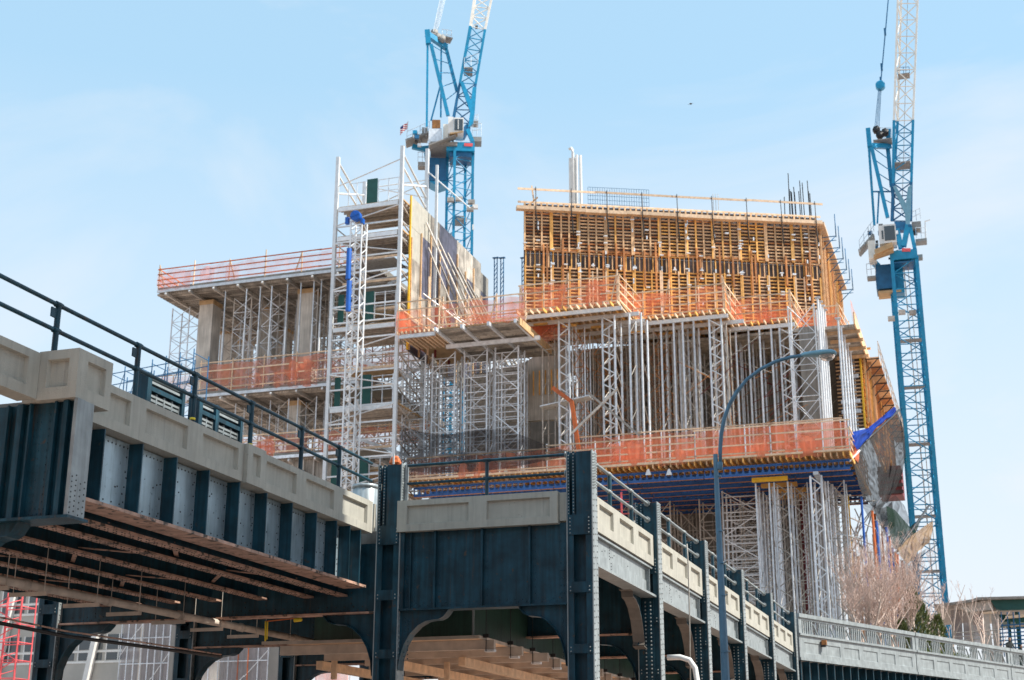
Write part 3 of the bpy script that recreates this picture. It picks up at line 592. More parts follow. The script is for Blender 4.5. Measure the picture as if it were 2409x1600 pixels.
# ------------------------------------------------------------------ things seen below the left span
OY = 120.0
T = thing('office_building', 'pale concrete office block with paired windows seen under the left span', 'building')
a = PY(-260, 1500, OY); c = PY(330, 1500, OY)
box(T, 'wall', 'office', (a.x, OY, 0), (c.x, OY+20, 26))
zr = [(15.75, 14.35), (14.05, 13.35), (10.9, 9.6), (9.3, 8.6), (20.5, 19.1), (18.8, 18.1), (6.2, 4.8)]
x0 = a.x+.6
for zi, (zt, zb) in enumerate(zr):
    box(T, 'sill_band', 'white', (a.x+.1, OY-.06, zb-.28), (c.x-.1, OY-.002, zb-.08))
    x = a.x+.9; i = 0
    while x < c.x-1.6:
        w = box(T, 'window', 'glass', (x, OY-.03, zb), (x+1.25, OY-.004, zt)); box(T, 'window_frame', 'white', (x-.12, OY-.05, zb-.06), (x-.005, OY-.001, zt+.06))
        x += 1.38 if i % 2 == 0 else 1.75; i += 1
for xx in (235, 20):
    p = PY(xx, 1460, OY-.4); q = PY(xx-32, 1600, OY-.4); d = q-p; bar(T, 'raking_fin', 'white', p-d*.5, q+d*1.6, .65, .5)
T = thing('red_scaffold', 'red painted scaffold tower at the lower left edge under the span', 'scaffold')
SY = 62.0; p0 = PY(-25, 1500, SY); p1 = PY(42, 1500, SY)
for i in range(3):
    for j in range(2): x = p0.x+(p1.x-p0.x)*i/2; pole(T, 'standard', 'pink', (x, SY+j*1.2, 0), (x, SY+j*1.2, 11.2), .035)
for k in range(12):
    z = .6+k*.9
    for j in range(2): pole(T, 'ledger', 'pink', (p0.x, SY+j*1.2, z), (p1.x, SY+j*1.2, z), .03)
    xa, xb = (p0.x, p1.x) if k % 2 else (p1.x, p0.x)
    pole(T, 'brace', 'pink', (xa, SY-.02, z), (xb, SY-.02, z+.9), .028); pole(T, 'brace', 'pink', (p0.x, SY, z), ((p0.x+p1.x)/2, SY+1.2, z+.5), .025); pole(T, 'transom', 'pink', (p1.x, SY, z), (p1.x, SY+1.2, z), .025)
for i, (xa, xb, yt) in enumerate(((283, 398, 1440), (470, 632, 1500), (-300, -40, 1400))):
    if i == 2: continue
    GY = 100.0; a = PY(xa, 1560, GY); c = PY(xb, 1560, GY); zt = 16.5
    T = thing('shrouded_scaffold', ['grey sheeted scaffold beside the office windows under the left span', 'grey sheeted scaffold with orange lit poles under the left span'][i], 'scaffold')
    n = 7
    for k in range(n+1):
        x = a.x+(c.x-a.x)*k/n; pole(T, 'standard', 'oranget' if (i and k in (4, 5)) else 'alu', (x, GY-.15, 0), (x, GY-.15, zt), .045)
    for k in range(8): pole(T, 'ledger', 'alu', (a.x, GY-.12, 1+k*2), (c.x, GY-.12, 1+k*2), .035)
    for k in range(5): pole(T, 'brace', 'aluw', (a.x+(c.x-a.x)*(k % 3)/3, GY-.12, 6+k*1.9), (a.x+(c.x-a.x)*((k % 3)+1)/3, GY-.12, 8+k*1.9), .03)
    b = MB(); nn = 36
    for k in range(nn):
        t0, t1 = k/nn, (k+1)/nn; w = lambda t: GY+.12*sin(t*60)+.08*sin(t*23)
        b.quad((a.x+(c.x-a.x)*t0, w(t0), 0), (a.x+(c.x-a.x)*t1, w(t1), 0), (a.x+(c.x-a.x)*t1, w(t1)+.1, zt), (a.x+(c.x-a.x)*t0, w(t0)+.1, zt))
    b.build('sheeting', M['shroud'], T); box(T, 'backing_wall', 'office', (a.x+.3, GY+2.5, 0), (c.x-.2, GY+2.8, zt-.5))
T = thing('orange_screen', 'bright orange net screen low down beside the centre-left column', 'netting')
a = PY(742, 1560, 88); c = PY(822, 1560, 88); b = MB()
for k in range(14): b.quad((a.x+(c.x-a.x)*k/14, 88+.1*sin(k*2.1), 3), (a.x+(c.x-a.x)*(k+1)/14, 88+.1*sin((k+1)*2.1), 3), (a.x+(c.x-a.x)*(k+1)/14, 88+.1*sin((k+1)*2.1), 9.9), (a.x+(c.x-a.x)*k/14, 88+.1*sin(k*2.1), 9.9))
b.build('net', M['onet'], T)
for x in (a.x, (a.x+c.x)/2, c.x): pole(T, 'post', 'alu', (x, 88.2, 0), (x, 88.2, 10), .05)
# ================================================================== the construction site
random.seed(11)
V = Vector
def net(T, m, p, q, z0, z1, n=10, amp=.07, name='net', sag=.08, nz=3):
    p = V((p[0], p[1], 0)); q = V((q[0], q[1], 0)); d = (q-p); nr = V((-d.y, d.x, 0)).normalized(); b = MB(); ph = random.random()*9
    n = max(3, int(n))
    def P(i, k):
        t = i/n; s = k/nz; w = amp*(sin(t*n*1.7+ph)+.6*sin(t*n*.63+2*ph+s*2)); zz = z0+(z1-z0)*s
        if k == nz: zz -= sag*abs(sin(t*n*.8+ph))
        if k == 0: zz += sag*.6*abs(sin(t*n*.9+ph*2))
        c = p+d*t+nr*w*(.4+s*(1-s)*2.4); return (c.x, c.y, zz)
    for i in range(n):
        for k in range(nz): b.quad(P(i, k), P(i+1, k), P(i+1, k+1), P(i, k+1))
    b.sm = True
    return b.build(name, M[m], T, False)
def guard(label, p, q, z0, z1, netm='onet', pitch=1.9, rails=4, postm='timber', railm='timber', overs=.5, group=None, netz=None, lean=False, r=.04):
    T = thing('guardrail', label, 'guardrail', (0, 0, 0), 0, group)
    p = V((*p, 0)); q = V((*q, 0)); d = q-p; l = d.length; n = max(1, round(l/pitch)); u = d/l; nr = V((-u.y, u.x, 0))
    for i in range(n+1):
        c = p+d*i/n; zt = z1+overs*random.random()
        bar(T, 'post', postm, (c.x, c.y, z0-.12), (c.x+random.uniform(-.03, .03), c.y, zt), .07, .09)
        if lean and i % 2 == 0: e = c+u*random.choice((-.55, .55)); bar(T, 'raker', 'timber', (c.x, c.y, zt-.05), (e.x, e.y, z0+.1), .06, .09)
    for k in range(rails):
        z = z0+.22+(z1-z0-.22)*k/(rails-1); m = max(1, round(l/5))
        for i in range(m):
            a = p+d*(i/m)-nr*.06; c = p+d*((i+1)/m)-nr*.06; dz = random.uniform(-.03, .03)
            bar(T, 'rail', railm, (a.x-u.x*.12, a.y-u.y*.12, z+dz), (c.x+u.x*.12, c.y+u.y*.12, z+random.uniform(-.03, .03)), .04, .10)
    if netm:
        a, c = netz or (z0, z1); off = nr*.10
        N0 = net(T, netm, p+off, q+off, a, c, l*1.6, .10, 'net', .16)
        for k in range(int(l/6)+1):      # loose flaps and overlaps
            t = random.uniform(0, .8); e = min(1, t+random.uniform(1.2, 3)/l); under(net(T, netm, p+d*t-nr*.12, p+d*e-nr*.12, a-random.uniform(0, .45), a+(c-a)*random.uniform(.4, 1.0), max(4, (e-t)*l*3), .12, 'net_flap', .3), N0)
    return T
def tower(label, x, y, w, d, z0, z1, sec=1.6, legm='alu', brm='alu', group=None, r=.06, br=.03, style='x', name='shoring_tower'):
    T = thing(name, label, 'shoring', (x, y, z0), 0, group); h = z1-z0; n = max(1, round(h/sec)); s = h/n
    for i in (0, 1):
        for j in (0, 1): pole(T, 'leg', legm, (i*w, j*d, 0), (i*w, j*d, h), r)
    for k in range(n):
        za, zb = k*s+.12, (k+1)*s-.05
        if style == 'x':
            for j in (0, 1):
                pole(T, 'cross_brace', brm, (0, j*d, za), (w, j*d, zb), br); 
                if j == 0 or k % 2: pole(T, 'cross_brace', brm, (w, j*d, za), (0, j*d, zb), br)
            pole(T, 'ledger', brm, (0, 0, za), (w, 0, za), br); pole(T, 'ledger', brm, (0, d, za), (w, d, za), br); pole(T, 'ledger', brm, (w, 0, za), (w, d, za), br); pole(T, 'ledger', brm, (0, 0, za), (0, d, za), br)
        elif style == 'ladder':
            for m_ in range(3): z = za+m_*s/3; pole(T, 'rung', brm, (0, 0, z), (w, 0, z), br)
            pole(T, 'rung', brm, (0, d, za), (w, d, za), br); pole(T, 'rung', brm, (0, d, za+s/2), (w, d, za+s/2), br)
            a, c = (0, w) if k % 2 else (w, 0); pole(T, 'cross_brace', brm, (a, 0, za), (c, 0, zb), br); pole(T, 'cross_brace', brm, (c, d, za), (a, d, zb), br); pole(T, 'side_brace', brm, (w, 0, za), (w, d, zb), br)
        elif style == 'post':
            if k % 2 == 0: pole(T, 'side_brace', brm, (0, 0, za), (0, d, zb), br); pole(T, 'side_brace', brm, (w, d, za), (w, 0, zb), br)
            if k % 3 == 1: pole(T, 'cross_brace', brm, (0, d, za), (w, d, zb), br)
            if k % 4 == 2: pole(T, 'ledger', brm, (0, 0, za), (w, 0, za), br)
        else:                      # zigzag lacing between close legs
            pole(T, 'lacing', brm, (0, 0, za), (w, 0, (za+zb)/2), br*1.25); pole(T, 'lacing', brm, (w, 0, (za+zb)/2), (0, 0, zb), br*1.25)
            pole(T, 'side_brace', 'tubed', (0, 0, za), (0, d, zb), br*.8); pole(T, 'side_brace', 'tubed', (w, 0, zb), (w, d, za), br*.8)
            if k % 2: pole(T, 'ledger', brm, (0, d, za), (w, d, zb), br)
    return T
# ------------------------------------------------------------------ left wing: two floors on columns, guard nets, shoring
LW = 102.0
sl = PY(372, 684, LW); xl = sl.x; z1f = sl.z; xr = -46.5
z2f = PY(770, 898, LW).z; z3f = PY(770, 1060, LW).z
def floor(label, xa, xb, y0, y1, z, th=.45):
    T = thing('concrete_floor', label, 'floor')
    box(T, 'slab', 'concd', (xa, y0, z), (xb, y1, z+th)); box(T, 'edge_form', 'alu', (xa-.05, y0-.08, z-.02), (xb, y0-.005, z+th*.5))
    y = y0+.3
    while y < y1-.3: box(T, 'soffit_joist', 'plygrey', (xa-.25, y, z-.15), (xb, y+.34, z-.003)); y += .46
    x = xa+.9
    while x < xb: box(T, 'bearer', 'tubed', (x, y0-.3, z-.42), (x+.16, y1-.3, z-.155)); pole(T, 'bearer_end', 'aluw', (x+.08, y0-.36, z-.29), (x+.08, y0-.30, z-.29), .09); x += 2.35
    return T
floor('upper concrete floor of the left wing with ribbed plywood soffit', xl, xr, LW, LW+16, z1f-.2)
floor('middle concrete floor of the left wing behind the orange net band', PY(470, 944, LW).x-1.2, xr, LW, LW+16, z2f-.35)
floor('lowest visible concrete floor of the left wing above the railing', PY(590, 1060, LW).x-2, xr, LW, LW+14, z3f-.35)
guard('pinkish net guardrail along the top floor of the left wing', (xl, LW), (xr, LW), z1f+.25, z1f+1.95, 'onetl', 3.4, 4, 'timber', 'oranget', 1.0, lean=True)
guard('pinkish net guardrail on the back left side of the top floor', (xl, LW), (xl, LW+12), z1f+.25, z1f+1.9, 'onetl', 3.0, 4, 'timber', 'oranget', .6)
guard('pinkish net guardrail far behind on the top floor of the left wing', (xl+1, LW+15), (xr, LW+15), z1f+.3, z1f+1.95, 'onetl', 3.4, 3, 'timber', 'oranget', .4)
a = PY(474, 860, LW)
guard('deep orange net band along the middle floor of the left wing', (a.x, LW), (xr+5, LW), z2f+.1, a.z+.15, 'onet', 3.2, 4, 'timber', 'timber', .3, netz=(z2f+.0, a.z+.1))
guard('short orange net band stepping back at the left end of the middle floor', (PY(330, 905, LW+5).x, LW+5), (a.x+1, LW+5), z2f+.6, a.z+1.0, 'onet', 3.2, 4, 'timber', 'timber', .3)
guard('orange net band along the lowest floor of the left wing above the railing', (PY(560, 1040, LW).x, LW), (xr+5, LW), z3f+.0, z3f+1.75, 'onet', 3.2, 4, 'timber', 'timber', .3)
T = thing('column_stub', 'grey shuttered parapet wall below the lowest orange net of the left wing', 'wall'); box(T, 'wall_face', 'plygrey', (PY(600, 1080, LW).x-3, LW+.5, z3f-5), (xr, LW+.9, z3f-.4))
for i in range(14): x = PY(600, 1080, LW).x-2.5+i*.95; box(T, 'batten', 'tubed', (x, LW+.36, z3f-5), (x+.12, LW+.499, z3f-.5))
random.seed(5)
cols = [((472, 690), (503, 690), (450, 855), z2f+.1, z1f-.62, 'tilted-looking concrete column at the left of the upper floor'), ((702, 668), (737, 668), (687, 830), z2f+.1, z1f-.62, 'concrete column of the upper floor nearest the hoist tower'),
        ((678, 945), (708, 945), (660, 1035), z3f+.1, z2f-.78, 'pale concrete column of the middle floor nearest the hoist tower')]
for (ta, tb, ba, za, zb, lb) in cols:
    p = PY(*ta, LW+2); q = PY(*tb, LW+2); T = thing('concrete_column', lb, 'column', (p.x, LW+2, za))
    box(T, 'shaft', 'conc', (0, 0, 0), (q.x-p.x, 1.5, zb-za-.4)); box(T, 'capital_form', 'ply', (-.04, -.04, zb-za-.4), (q.x-p.x+.04, 1.55, zb-za)); box(T, 'pour_joint', 'concd', (-.004, -.004, 2.4), (q.x-p.x+.004, 1.504, 2.43))
for i, (px, y) in enumerate(((425, 1.0), (608, 6), (520, 11), (650, 12), (560, 14))):
    p = PY(px, 760, LW+y); T = thing('concrete_column', 'grey concrete column deep inside the left wing, %s' % ('', 'near the middle gap', 'left of the gap', 'farthest right', 'farthest back')[i], 'column', (p.x, LW+y, z2f), 0, 'columns deep inside the left wing') if i else None
    if T: box(T, 'shaft', 'conc', (0, 0, 0), (1.2, 1.2, z1f-z2f-.7)); box(T, 'capital_form', 'ply', (-.03, -.03, z1f-z2f-.7), (1.23, 1.23, z1f-z2f-.4))
# props right at the edge
for ip, px in enumerate((525, 573, 606, 640, 668, 700, 735, 752)):
    for dy in (0.4, 4.5):
        p = PY(px, 760, LW+dy); T = thing('shoring_prop', 'slim prop in the left wing top storey, %s row, %s from the left' % ('edge' if dy < 1 else 'second', ORD[ip]), 'prop', (p.x+random.uniform(-.2, .2), LW+dy, z2f), 0, 'edge props of the left wing')
        h = z1f-z2f-.65; pole(T, 'inner_tube', 'alu', (0, 0, h*.55), (0, 0, h), .055); pole(T, 'outer_tube', 'aluw', (0, 0, 0), (0, 0, h*.58), .085); box(T, 'head_plate', 'tubed', (-.12, -.12, h), (.12, .12, h+.05))
L1 = 'shoring tower under the left wing top floor'
tower('lone shoring tower at the outer left corner under the top floor', PY(401, 800, LW+3).x, LW+3, 1.75, 1.6, z2f-4, z1f-.65, 1.5, 'alu', 'alu', None, .06, .03)
for i in range(5):
    for j, y in enumerate((2.2, 6.5, 10.5, 13.8)):
        if random.random() < .1: continue
        x = xl+3.2+i*3.05+random.uniform(-.5, .5); tower(L1+', %s from left, %s row back' % (ORD[i], ORD[j]), x, LW+y, 1.7, 1.5, z2f, z1f-.65, 1.55, 'alu' if j % 2 else 'tubed', 'tubed' if j else 'alu', 'shoring towers under the left wing top floor', .055, .03)
L2 = 'shoring tower under the left wing middle floor'
for i in range(4):
    for j, y in enumerate((1.2, 5.5, 10)):
        x = PY(560, 1000, LW).x+i*3.1+random.uniform(-.4, .4)-1; tower(L2+', %s from left, %s row back' % (ORD[i], ORD[j]), x, LW+y, 1.7, 1.5, z3f, z2f-.8, 1.5, 'alu', 'tubed', 'shoring towers under the left wing middle floor', .055, .03)
T = thing('dark_scaffold', 'thin dark scaffold frame in front of sky behind the left railing', 'scaffold')
DY = 84.0; a = PY(262, 880, DY); c = PY(455, 850, DY)
for i in range(7):
    for j in range(2): x = a.x+(c.x-a.x)*i/6; pole(T, 'standard', 'craned', (x, DY+j*2, 14), (x, DY+j*2, a.z+.3+i*.16), .04)
for k in range(5):
    for j in range(2): pole(T, 'ledger', 'craned', (a.x, DY+2*j, a.z-k*.85), (c.x, DY+2*j, c.z-k*.85+.2), .035)
for i in range(7): x = a.x+(c.x-a.x)*i/6; pole(T, 'transom', 'craned', (x, DY, a.z-.02+i*.16), (x, DY+2, a.z-.02+i*.16), .03)
for i in range(6): x = a.x+(c.x-a.x)*i/6; x2 = a.x+(c.x-a.x)*(i+1)/6; pole(T, 'brace', 'craned', (x, DY, a.z-3.4), (x2, DY, a.z), .025)
# ------------------------------------------------------------------ hoist tower
HY = 96.0
ha = PY(796, 370, HY); hb = PY(947, 352, HY); XL, XR2 = ha.x, hb.x; ZT = ha.z; HD = 5.2; ZB = 12.0
T = thing('hoist_tower', 'tall white aluminium hoist and stair tower left of the orange decks', 'hoist tower')
wv = XR2-XL
MA = 'aluw'
for x, y, zt in ((XL, HY, ZT), (XR2, HY, hb.z+.3), (XL, HY+HD, ZT), (XR2, HY+HD, ZT+2.2)): bar(T, 'mast_post', MA, (x, y, ZB), (x, y, zt), .27, .27)
bar(T, 'mast_post', MA, (XR2+.9, HY+HD, ZB), (XR2+.9, HY+HD, ZT+.6), .2, .2)
decks = [PY(870, y, HY).z for y in (478, 548, 690+72, 952, 1150)]
levels = [PY(870, y, HY).z for y in (478, 548, 640, 700, 765, 785, 850, 952, 975, 1040, 1085, 1130)]
step = 1.35; z = 20.0; k = 0
top = decks[0]
while z < top-.8:
    h = MA; bar(T, 'front_ledger', h, (XL+.1, HY-.02, z), (XR2-.1, HY-.02, z), .08, .12)
    if k % 2 == 0:
        s = 1 if (k//2) % 2 else -1; a, c = (XL+.1, XR2-.1) if s > 0 else (XR2-.1, XL+.1)
        pole(T, 'front_brace', h, (a, HY-.1, z+.1), (c, HY-.1, z+step-.1), .055)
    pole(T, 'side_brace', 'tubed', (XR2, HY+.1, z+step), (XR2, HY+HD, z), .06); pole(T, 'rear_ledger', h, (XL, HY+HD, z), (XR2, HY+HD, z), .06); pole(T, 'side_ledger', h, (XL, HY, z), (XL, HY+HD, z), .055); pole(T, 'side_ledger', h, (XR2, HY, z), (XR2, HY+HD, z), .055)
    if k % 2: pole(T, 'rear_brace', h, (XL, HY+HD, z), (XR2, HY+HD, z+step), .05)
    z += step; k += 1
for i, dz in enumerate(decks):
    box(T, 'deck_plate', 'ply', (XL+.22, HY+.12, dz-.05), (XR2+.15, HY+HD-.1, dz+.06)); box(T, 'deck_edge_beam', MA, (XL+.22, HY-.10, dz-.42), (XR2-.22, HY+.06, dz-.08))
    for j in range(9): y = HY+.4+j*.52; box(T, 'deck_joist', 'tubed', (XL+.25, y, dz-.28), (XR2+.1, y+.1, dz-.055))
for yy_ in (600, 655, 722, 860, 905, 1050, 1100):
    zz_ = PY(870, yy_, HY).z; box(T, 'stair_tread', random.choice(('plygrey', 'ply', 'grating')), (XL+.3+random.uniform(0, 1.2), HY+1.2, zz_), (XR2-.3-random.uniform(0, 1.5), HY+3.6, zz_+.09)); box(T, 'toe_board', 'timber', (XL+.3, HY+1.1, zz_+.1), (XR2-.3, HY+1.16, zz_+.28))
    a_, c_ = (XL+.4, XR2-.5) if yy_ % 2 else (XR2-.5, XL+.4); bar(T, 'stair_string', 'alu', (a_, HY+4.2, zz_), (c_, HY+4.2, zz_+1.9), .08, .25)
# open top cage
for zz, zz2 in ((ZT-.6, ZT-.6), (ZT-.4, ZT-2.2), (ZT-2.6, ZT-.8)):
    pole(T, 'cage_rail', MA, (XL, HY+HD, zz), (XR2, HY+HD, zz2), .05)
pole(T, 'cage_rail', MA, (XL, HY, ZT-2.6), (XR2, HY, ZT-.9), .05)
for x in (XL, XR2):
    for za, zb in ((ZT-.4, ZT-2.3), (ZT-1.5, ZT-3.2), (ZT-3.2, ZT-1.2)): pole(T, 'cage_brace', MA, (x, HY, za), (x, HY+HD, zb), .085)
pole(T, 'cage_rail', MA, (XR2, HY+HD, ZT+.2), (XR2+3.5, HY+HD+1, ZT-3.2), .06)
for i, (zi) in enumerate((decks[0], PY(862, 757, HY+.5).z, PY(862, 955, HY+.5).z, PY(862, 1150, HY+.5).z)):
    dx = PY(853, 740, HY+.6).x; h = 2.35 if i == 0 else 2.5
    o = box(T, 'green_door', 'greendoor', (dx, HY+.55, zi+.05), (dx+.92, HY+.62, zi+h)); box(o, 'x', 'alu', (0, 0, 0), (0, 0, 0)) if 0 else None
    gx = dx+.98; gw = 1.75
    for q in range(3): box(T, 'gate_stile', 'alu', (gx+gw*q/2, HY+.55, zi+.1), (gx+gw*q/2+.07, HY+.6, zi+h-.1))
    for q in (0, .5, 1): box(T, 'gate_rail', 'alu', (gx, HY+.56, zi+.1+(h-.3)*q), (gx+gw, HY+.59, zi+.16+(h-.3)*q))
    if i: box(T, 'green_panel', 'greendoor', (gx+gw+.12, HY+.55, zi+.1), (XR2-.25, HY+.6, zi+h)); box(T, 'green_panel', 'greendoor', (XL+.25, HY+.55, zi+.1), (XL+.75, HY+.6, zi+h))
    else:
        for q in range(3): box(T, 'gate_stile', 'alu', (XL+.75+q*.72, HY+.55, zi+.1), (XL+.81+q*.72, HY+.6, zi+h-.1))
        for q in (0, .5, 1): box(T, 'gate_rail', 'alu', (XL+.75, HY+.56, zi+.1+(h-.3)*q), (XL+2.2, HY+.59, zi+.15+(h-.3)*q))
# ------------------------------------------------------------------ lattice pump mast with blue head
MYY = 94.6
mt = PY(838, 520, MYY); T = thing('lift_mast', 'slim lattice mast with round blue head and blue cylinders before the hoist tower', 'mast', (mt.x-.45, MYY, 12))
mh = mt.z-12; mw = .95
for i in (0, 1):
    for j in (0, 1): pole(T, 'chord', 'aluw', (i*mw, j*mw, 0), (i*mw, j*mw, mh), .075)
z = 4.0; k = 0
while z < mh-.5:
    a, c = (0, mw) if k % 2 else (mw, 0)
    pole(T, 'lacing', 'aluw', (a, 0, z), (c, 0, z+.72), .045); pole(T, 'lacing', 'aluw', (mw, a, z), (mw, c, z+.72), .045); pole(T, 'lacing', 'alu', (0, c, z), (0, a, z+.72), .04); pole(T, 'rung', 'aluw', (0, 0, z), (mw, 0, z), .035)
    z += .72; k += 1
b = MB(); n = 18
for k, (yy, rr) in enumerate(((-.35, .34), (-.33, .42), (.1, .42), (.12, .34))):
    for j in range(n): b.v.append((.48+rr*cos(2*pi*j/n), yy, mh+.35+rr*sin(2*pi*j/n)))
for k in range(3):
    for j in range(n): b.f.append((k*n+j, k*n+(j+1) % n, (k+1)*n+(j+1) % n, (k+1)*n+j))
b.f.append(tuple(range(n))); b.f.append(tuple(range(3*n, 4*n))); b.build('sheave_head', M['hoistblue'], T)
for a in range(4): bar(T, 'head_rib', 'hoistblue', (.48, -.37, mh+.35), (.48+.4*cos(a*pi/2+.3), -.37, mh+.35+.4*sin(a*pi/2+.3)), .05, .08)
box(T, 'side_motor', 'hoistblue', (-.42, -.2, mh-.2), (-.15, .1, mh+.35)); box(T, 'head_bracket', 'hoistblue', (.9, -.2, mh-.3), (1.1, .2, mh+.1))
for ya, yb in ((588, 660), (664, 735)):
    za, zb = PY(820, ya, MYY).z-12, PY(820, yb, MYY).z-12; x = PY(826, (ya+yb)/2, MYY).x-(mt.x-.45)
    pole(T, 'blue_cylinder', 'hoistblue', (x-.1, -.25, zb), (x-.1, -.25, za), .21)
for i in range(26): z = 6+i*.95; box(T, 'hose_clip', 'white', (.3, -.12, z), (.5, -.03, z+.3))
# ------------------------------------------------------------------ receding wall formwork beside the hoist
WX = -41.6; w0 = PX(967, 460, WX); w1 = PX(1128, 612, WX); WZB = 34.0
T = thing('wall_formwork', 'receding grey and cream patchwork wall form with yellow edge behind the hoist tower', 'formwork')
box(T, 'yellow_edge', 'yellow', (WX-.08, w0.y-.02, WZB), (WX+.05, w0.y+.12, w0.z))
ny = 9; dy = (w1.y+2.2-w0.y)/ny; random.seed(21)
for i in range(ny):
    for j in range(5):
        z0 = WZB+(w0.z-WZB)*j/5; z1 = WZB+(w0.z-WZB)*(j+1)/5; y0 = w0.y+.18+i*dy
        if i == ny-1 and j == 4: z1 -= .8
        m = 'plyblue' if random.random() < (.45 if j < 4 and i > 1 else .12) else ('cream' if i < 2 and j > 2 else random.choice(('plygrey', 'plygrey', 'concd', 'plyblue')))
        box(T, 'form_panel', m, (WX-.15, y0+.012, z0+.01), (WX+random.uniform(0, .02), y0+dy-.012, z1-.01))
for i in range(ny): y = w0.y+.18+i*dy; box(T, 'soldier', 'lvl2', (WX+.02, y-.06, WZB), (WX+.14, y+.06, w0.z-random.uniform(.1, 4)))
for i in range(6):
    y = w0.y+3+i*2.4; pole(T, 'raking_prop', 'tubed', (WX+.15, y, w0.z-1.2-.45*i), (WX+4.5, y+1.6, WZB+1.0), .085); pole(T, 'raking_prop', 'tubed', (WX+.15, y+.5, w0.z-3.2-.3*i), (WX+3.4, y+1.8, WZB+1.0), .07)
for i in range(5): pole(T, 'stay_tube', 'aluw', (WX+.6+.4*i, w0.y+1.5+i*2.2, WZB+5.0-.2*i), (WX+4+.9*i, w0.y+4+i*2.4, WZB+2.2-.2*i), .06); pole(T, 'stay_tube', 'aluw', (WX+.6+.4*i, w0.y+1.5+i*2.2, WZB+3.2-.2*i), (WX+4+.9*i, w0.y+4+i*2.4, WZB+.6-.2*i), .06)
for i in range(4): y = w0.y+2.6+i*3; box(T, 'red_strut', 'red', (WX+1.2, y, WZB), (WX+1.35, y+.15, WZB+4.2-.3*i)); box(T, 'lvl_upright', 'timber', (WX+.9, y-.8, WZB), (WX+1.02, y-.68, WZB+6.5-.7*i))
for i, px in enumerate((1163, 1178, 1228)):
    p = PY(px, 620, 118); T = thing('threaded_stub', ['left', 'middle', 'right'][i]+' of three dark blue lattice stubs rising between the two formworks', 'post', (p.x, 118, 40))
    for q in (0, .28): pole(T, 'upright', 'craned', (q, 0, 0), (q, 0, p.z-40+.5), .05)
    for k in range(14): pole(T, 'lacing', 'craned', (0, 0, 4+k*.45), (.28, 0, 4.45+k*.45), .03) if 4.45+k*.45 < p.z-39.6 else None
    box(T, 'cap_plate', 'craned', (-.15, -.15, p.z-40+.5), (.43, .15, p.z-40+.58))
# ------------------------------------------------------------------ orange deck left of the stepped platforms
OYD = 95.0
oa = PY(936, 790, OYD); ob = PY(1015, 775, OYD); oc = PY(1225, 742, OYD)
ZO = ob.z
T = thing('timber_deck', 'plywood deck on aluminium beams left of the stepped platforms', 'deck')
box(T, 'deck_sheet', 'ply', (oa.x, OYD+.1, ZO), (oc.x, OYD+9, ZO+.08))
x = ob.x+.4
while x < oc.x: box(T, 'bearer', 'alu', (x, OYD-.5, ZO-.3), (x+.18, OYD+8, ZO-.005)); x += 2.1
y = OYD+.2
while y < OYD+8.5: box(T, 'soffit_panel', 'plygrey', (ob.x, y, ZO-.09), (oc.x, y+.7, ZO-.004)); y += .74
i = 0; x = oa.x
while x < ob.x+.2: box(T, 'joist', 'timber', (x, OYD-.3, ZO-.2), (x+.1, OYD+4, ZO-.004)); x += .36
box(T, 'main_beam', 'alu', (oa.x+.1, OYD-.1, ZO-.5), (ob.x+.3, OYD+.1, ZO-.21)); box(T, 'main_beam', 'alu', (ob.x, OYD+3, ZO-.62), (oc.x+.5, OYD+3.2, ZO-.31)); box(T, 'tan_edge', 'ply', (oc.x-.05, OYD-.4, ZO-.45), (oc.x+.08, OYD+7.5, ZO+.1))
guard('orange netting guardrail of the deck beside the hoist tower', (oa.x, OYD), (ob.x+.6, OYD), ZO+.08, ZO+2.4, 'onet', 2.0, 4, 'timber', 'timber', .3, netz=(ZO-.3, ZO+1.9))
guard('orange net guardrail on the left return of the deck beside the hoist', (oa.x, OYD), (oa.x+.05, OYD+6), ZO+.08, ZO+2.0, 'onet', 2.2, 3, 'timber', 'timber', .3)
guard('long orange net guardrail in front of the raking props', (ob.x+.6, OYD+.2), (oc.x+.3, OYD+.2), ZO+.08, ZO+2.1, 'onet', 2.6, 4, 'timber', 'timber', .5, lean=True)
guard('second orange net run behind the raking props', (PY(1085, 700, OYD+6).x, OYD+6), (oc.x+2, OYD+6), ZO+.3, ZO+2.7, 'onet', 2.6, 3, 'timber', 'timber', .4)
# ------------------------------------------------------------------ main deck on blue perforated beams
DK = 98.0; ZD = PY(2000, 1061, DK).z; DX0 = PY(960, 1120, DK).x; DX1 = PY(2000, 1061, DK).x
T = thing('main_deck', 'long timber deck edge with amber joist ends above the blue beams', 'deck')
box(T, 'deck_sheet', 'ply', (DX0, DK-.12, ZD-.02), (DX1, DK+16, ZD+.08))
x = DX0
while x < DX1: bar(T, 'joist', 'lvl' if random.random() < .7 else 'lvl2', (x, DK-.15, ZD-.17), (x, DK+15, ZD-.17), .085, .28); x += .43
box(T, 'edge_plank', 'timber', (DX0, DK-.2, ZD+.0), (DX0+11, DK-.13, ZD+.16)); box(T, 'edge_plank', 'timber', (DX0+11.05, DK-.21, ZD-.02), (DX0+22, DK-.14, ZD+.15)); box(T, 'edge_plank', 'timber', (DX0+22.05, DK-.2, ZD+.02), (DX1, DK-.13, ZD+.16))
BL = 5.5; bm_ = MB(); nh = int(BL/.46)
bm_.box((0, -.1, .62), (BL, .1, .70)); bm_.box((0, -.012, .54), (BL, .012, .62)); bm_.box((0, -.012, .0), (BL, .012, .15)); bm_.box((0, -.1, -.05), (BL, .1, 0))
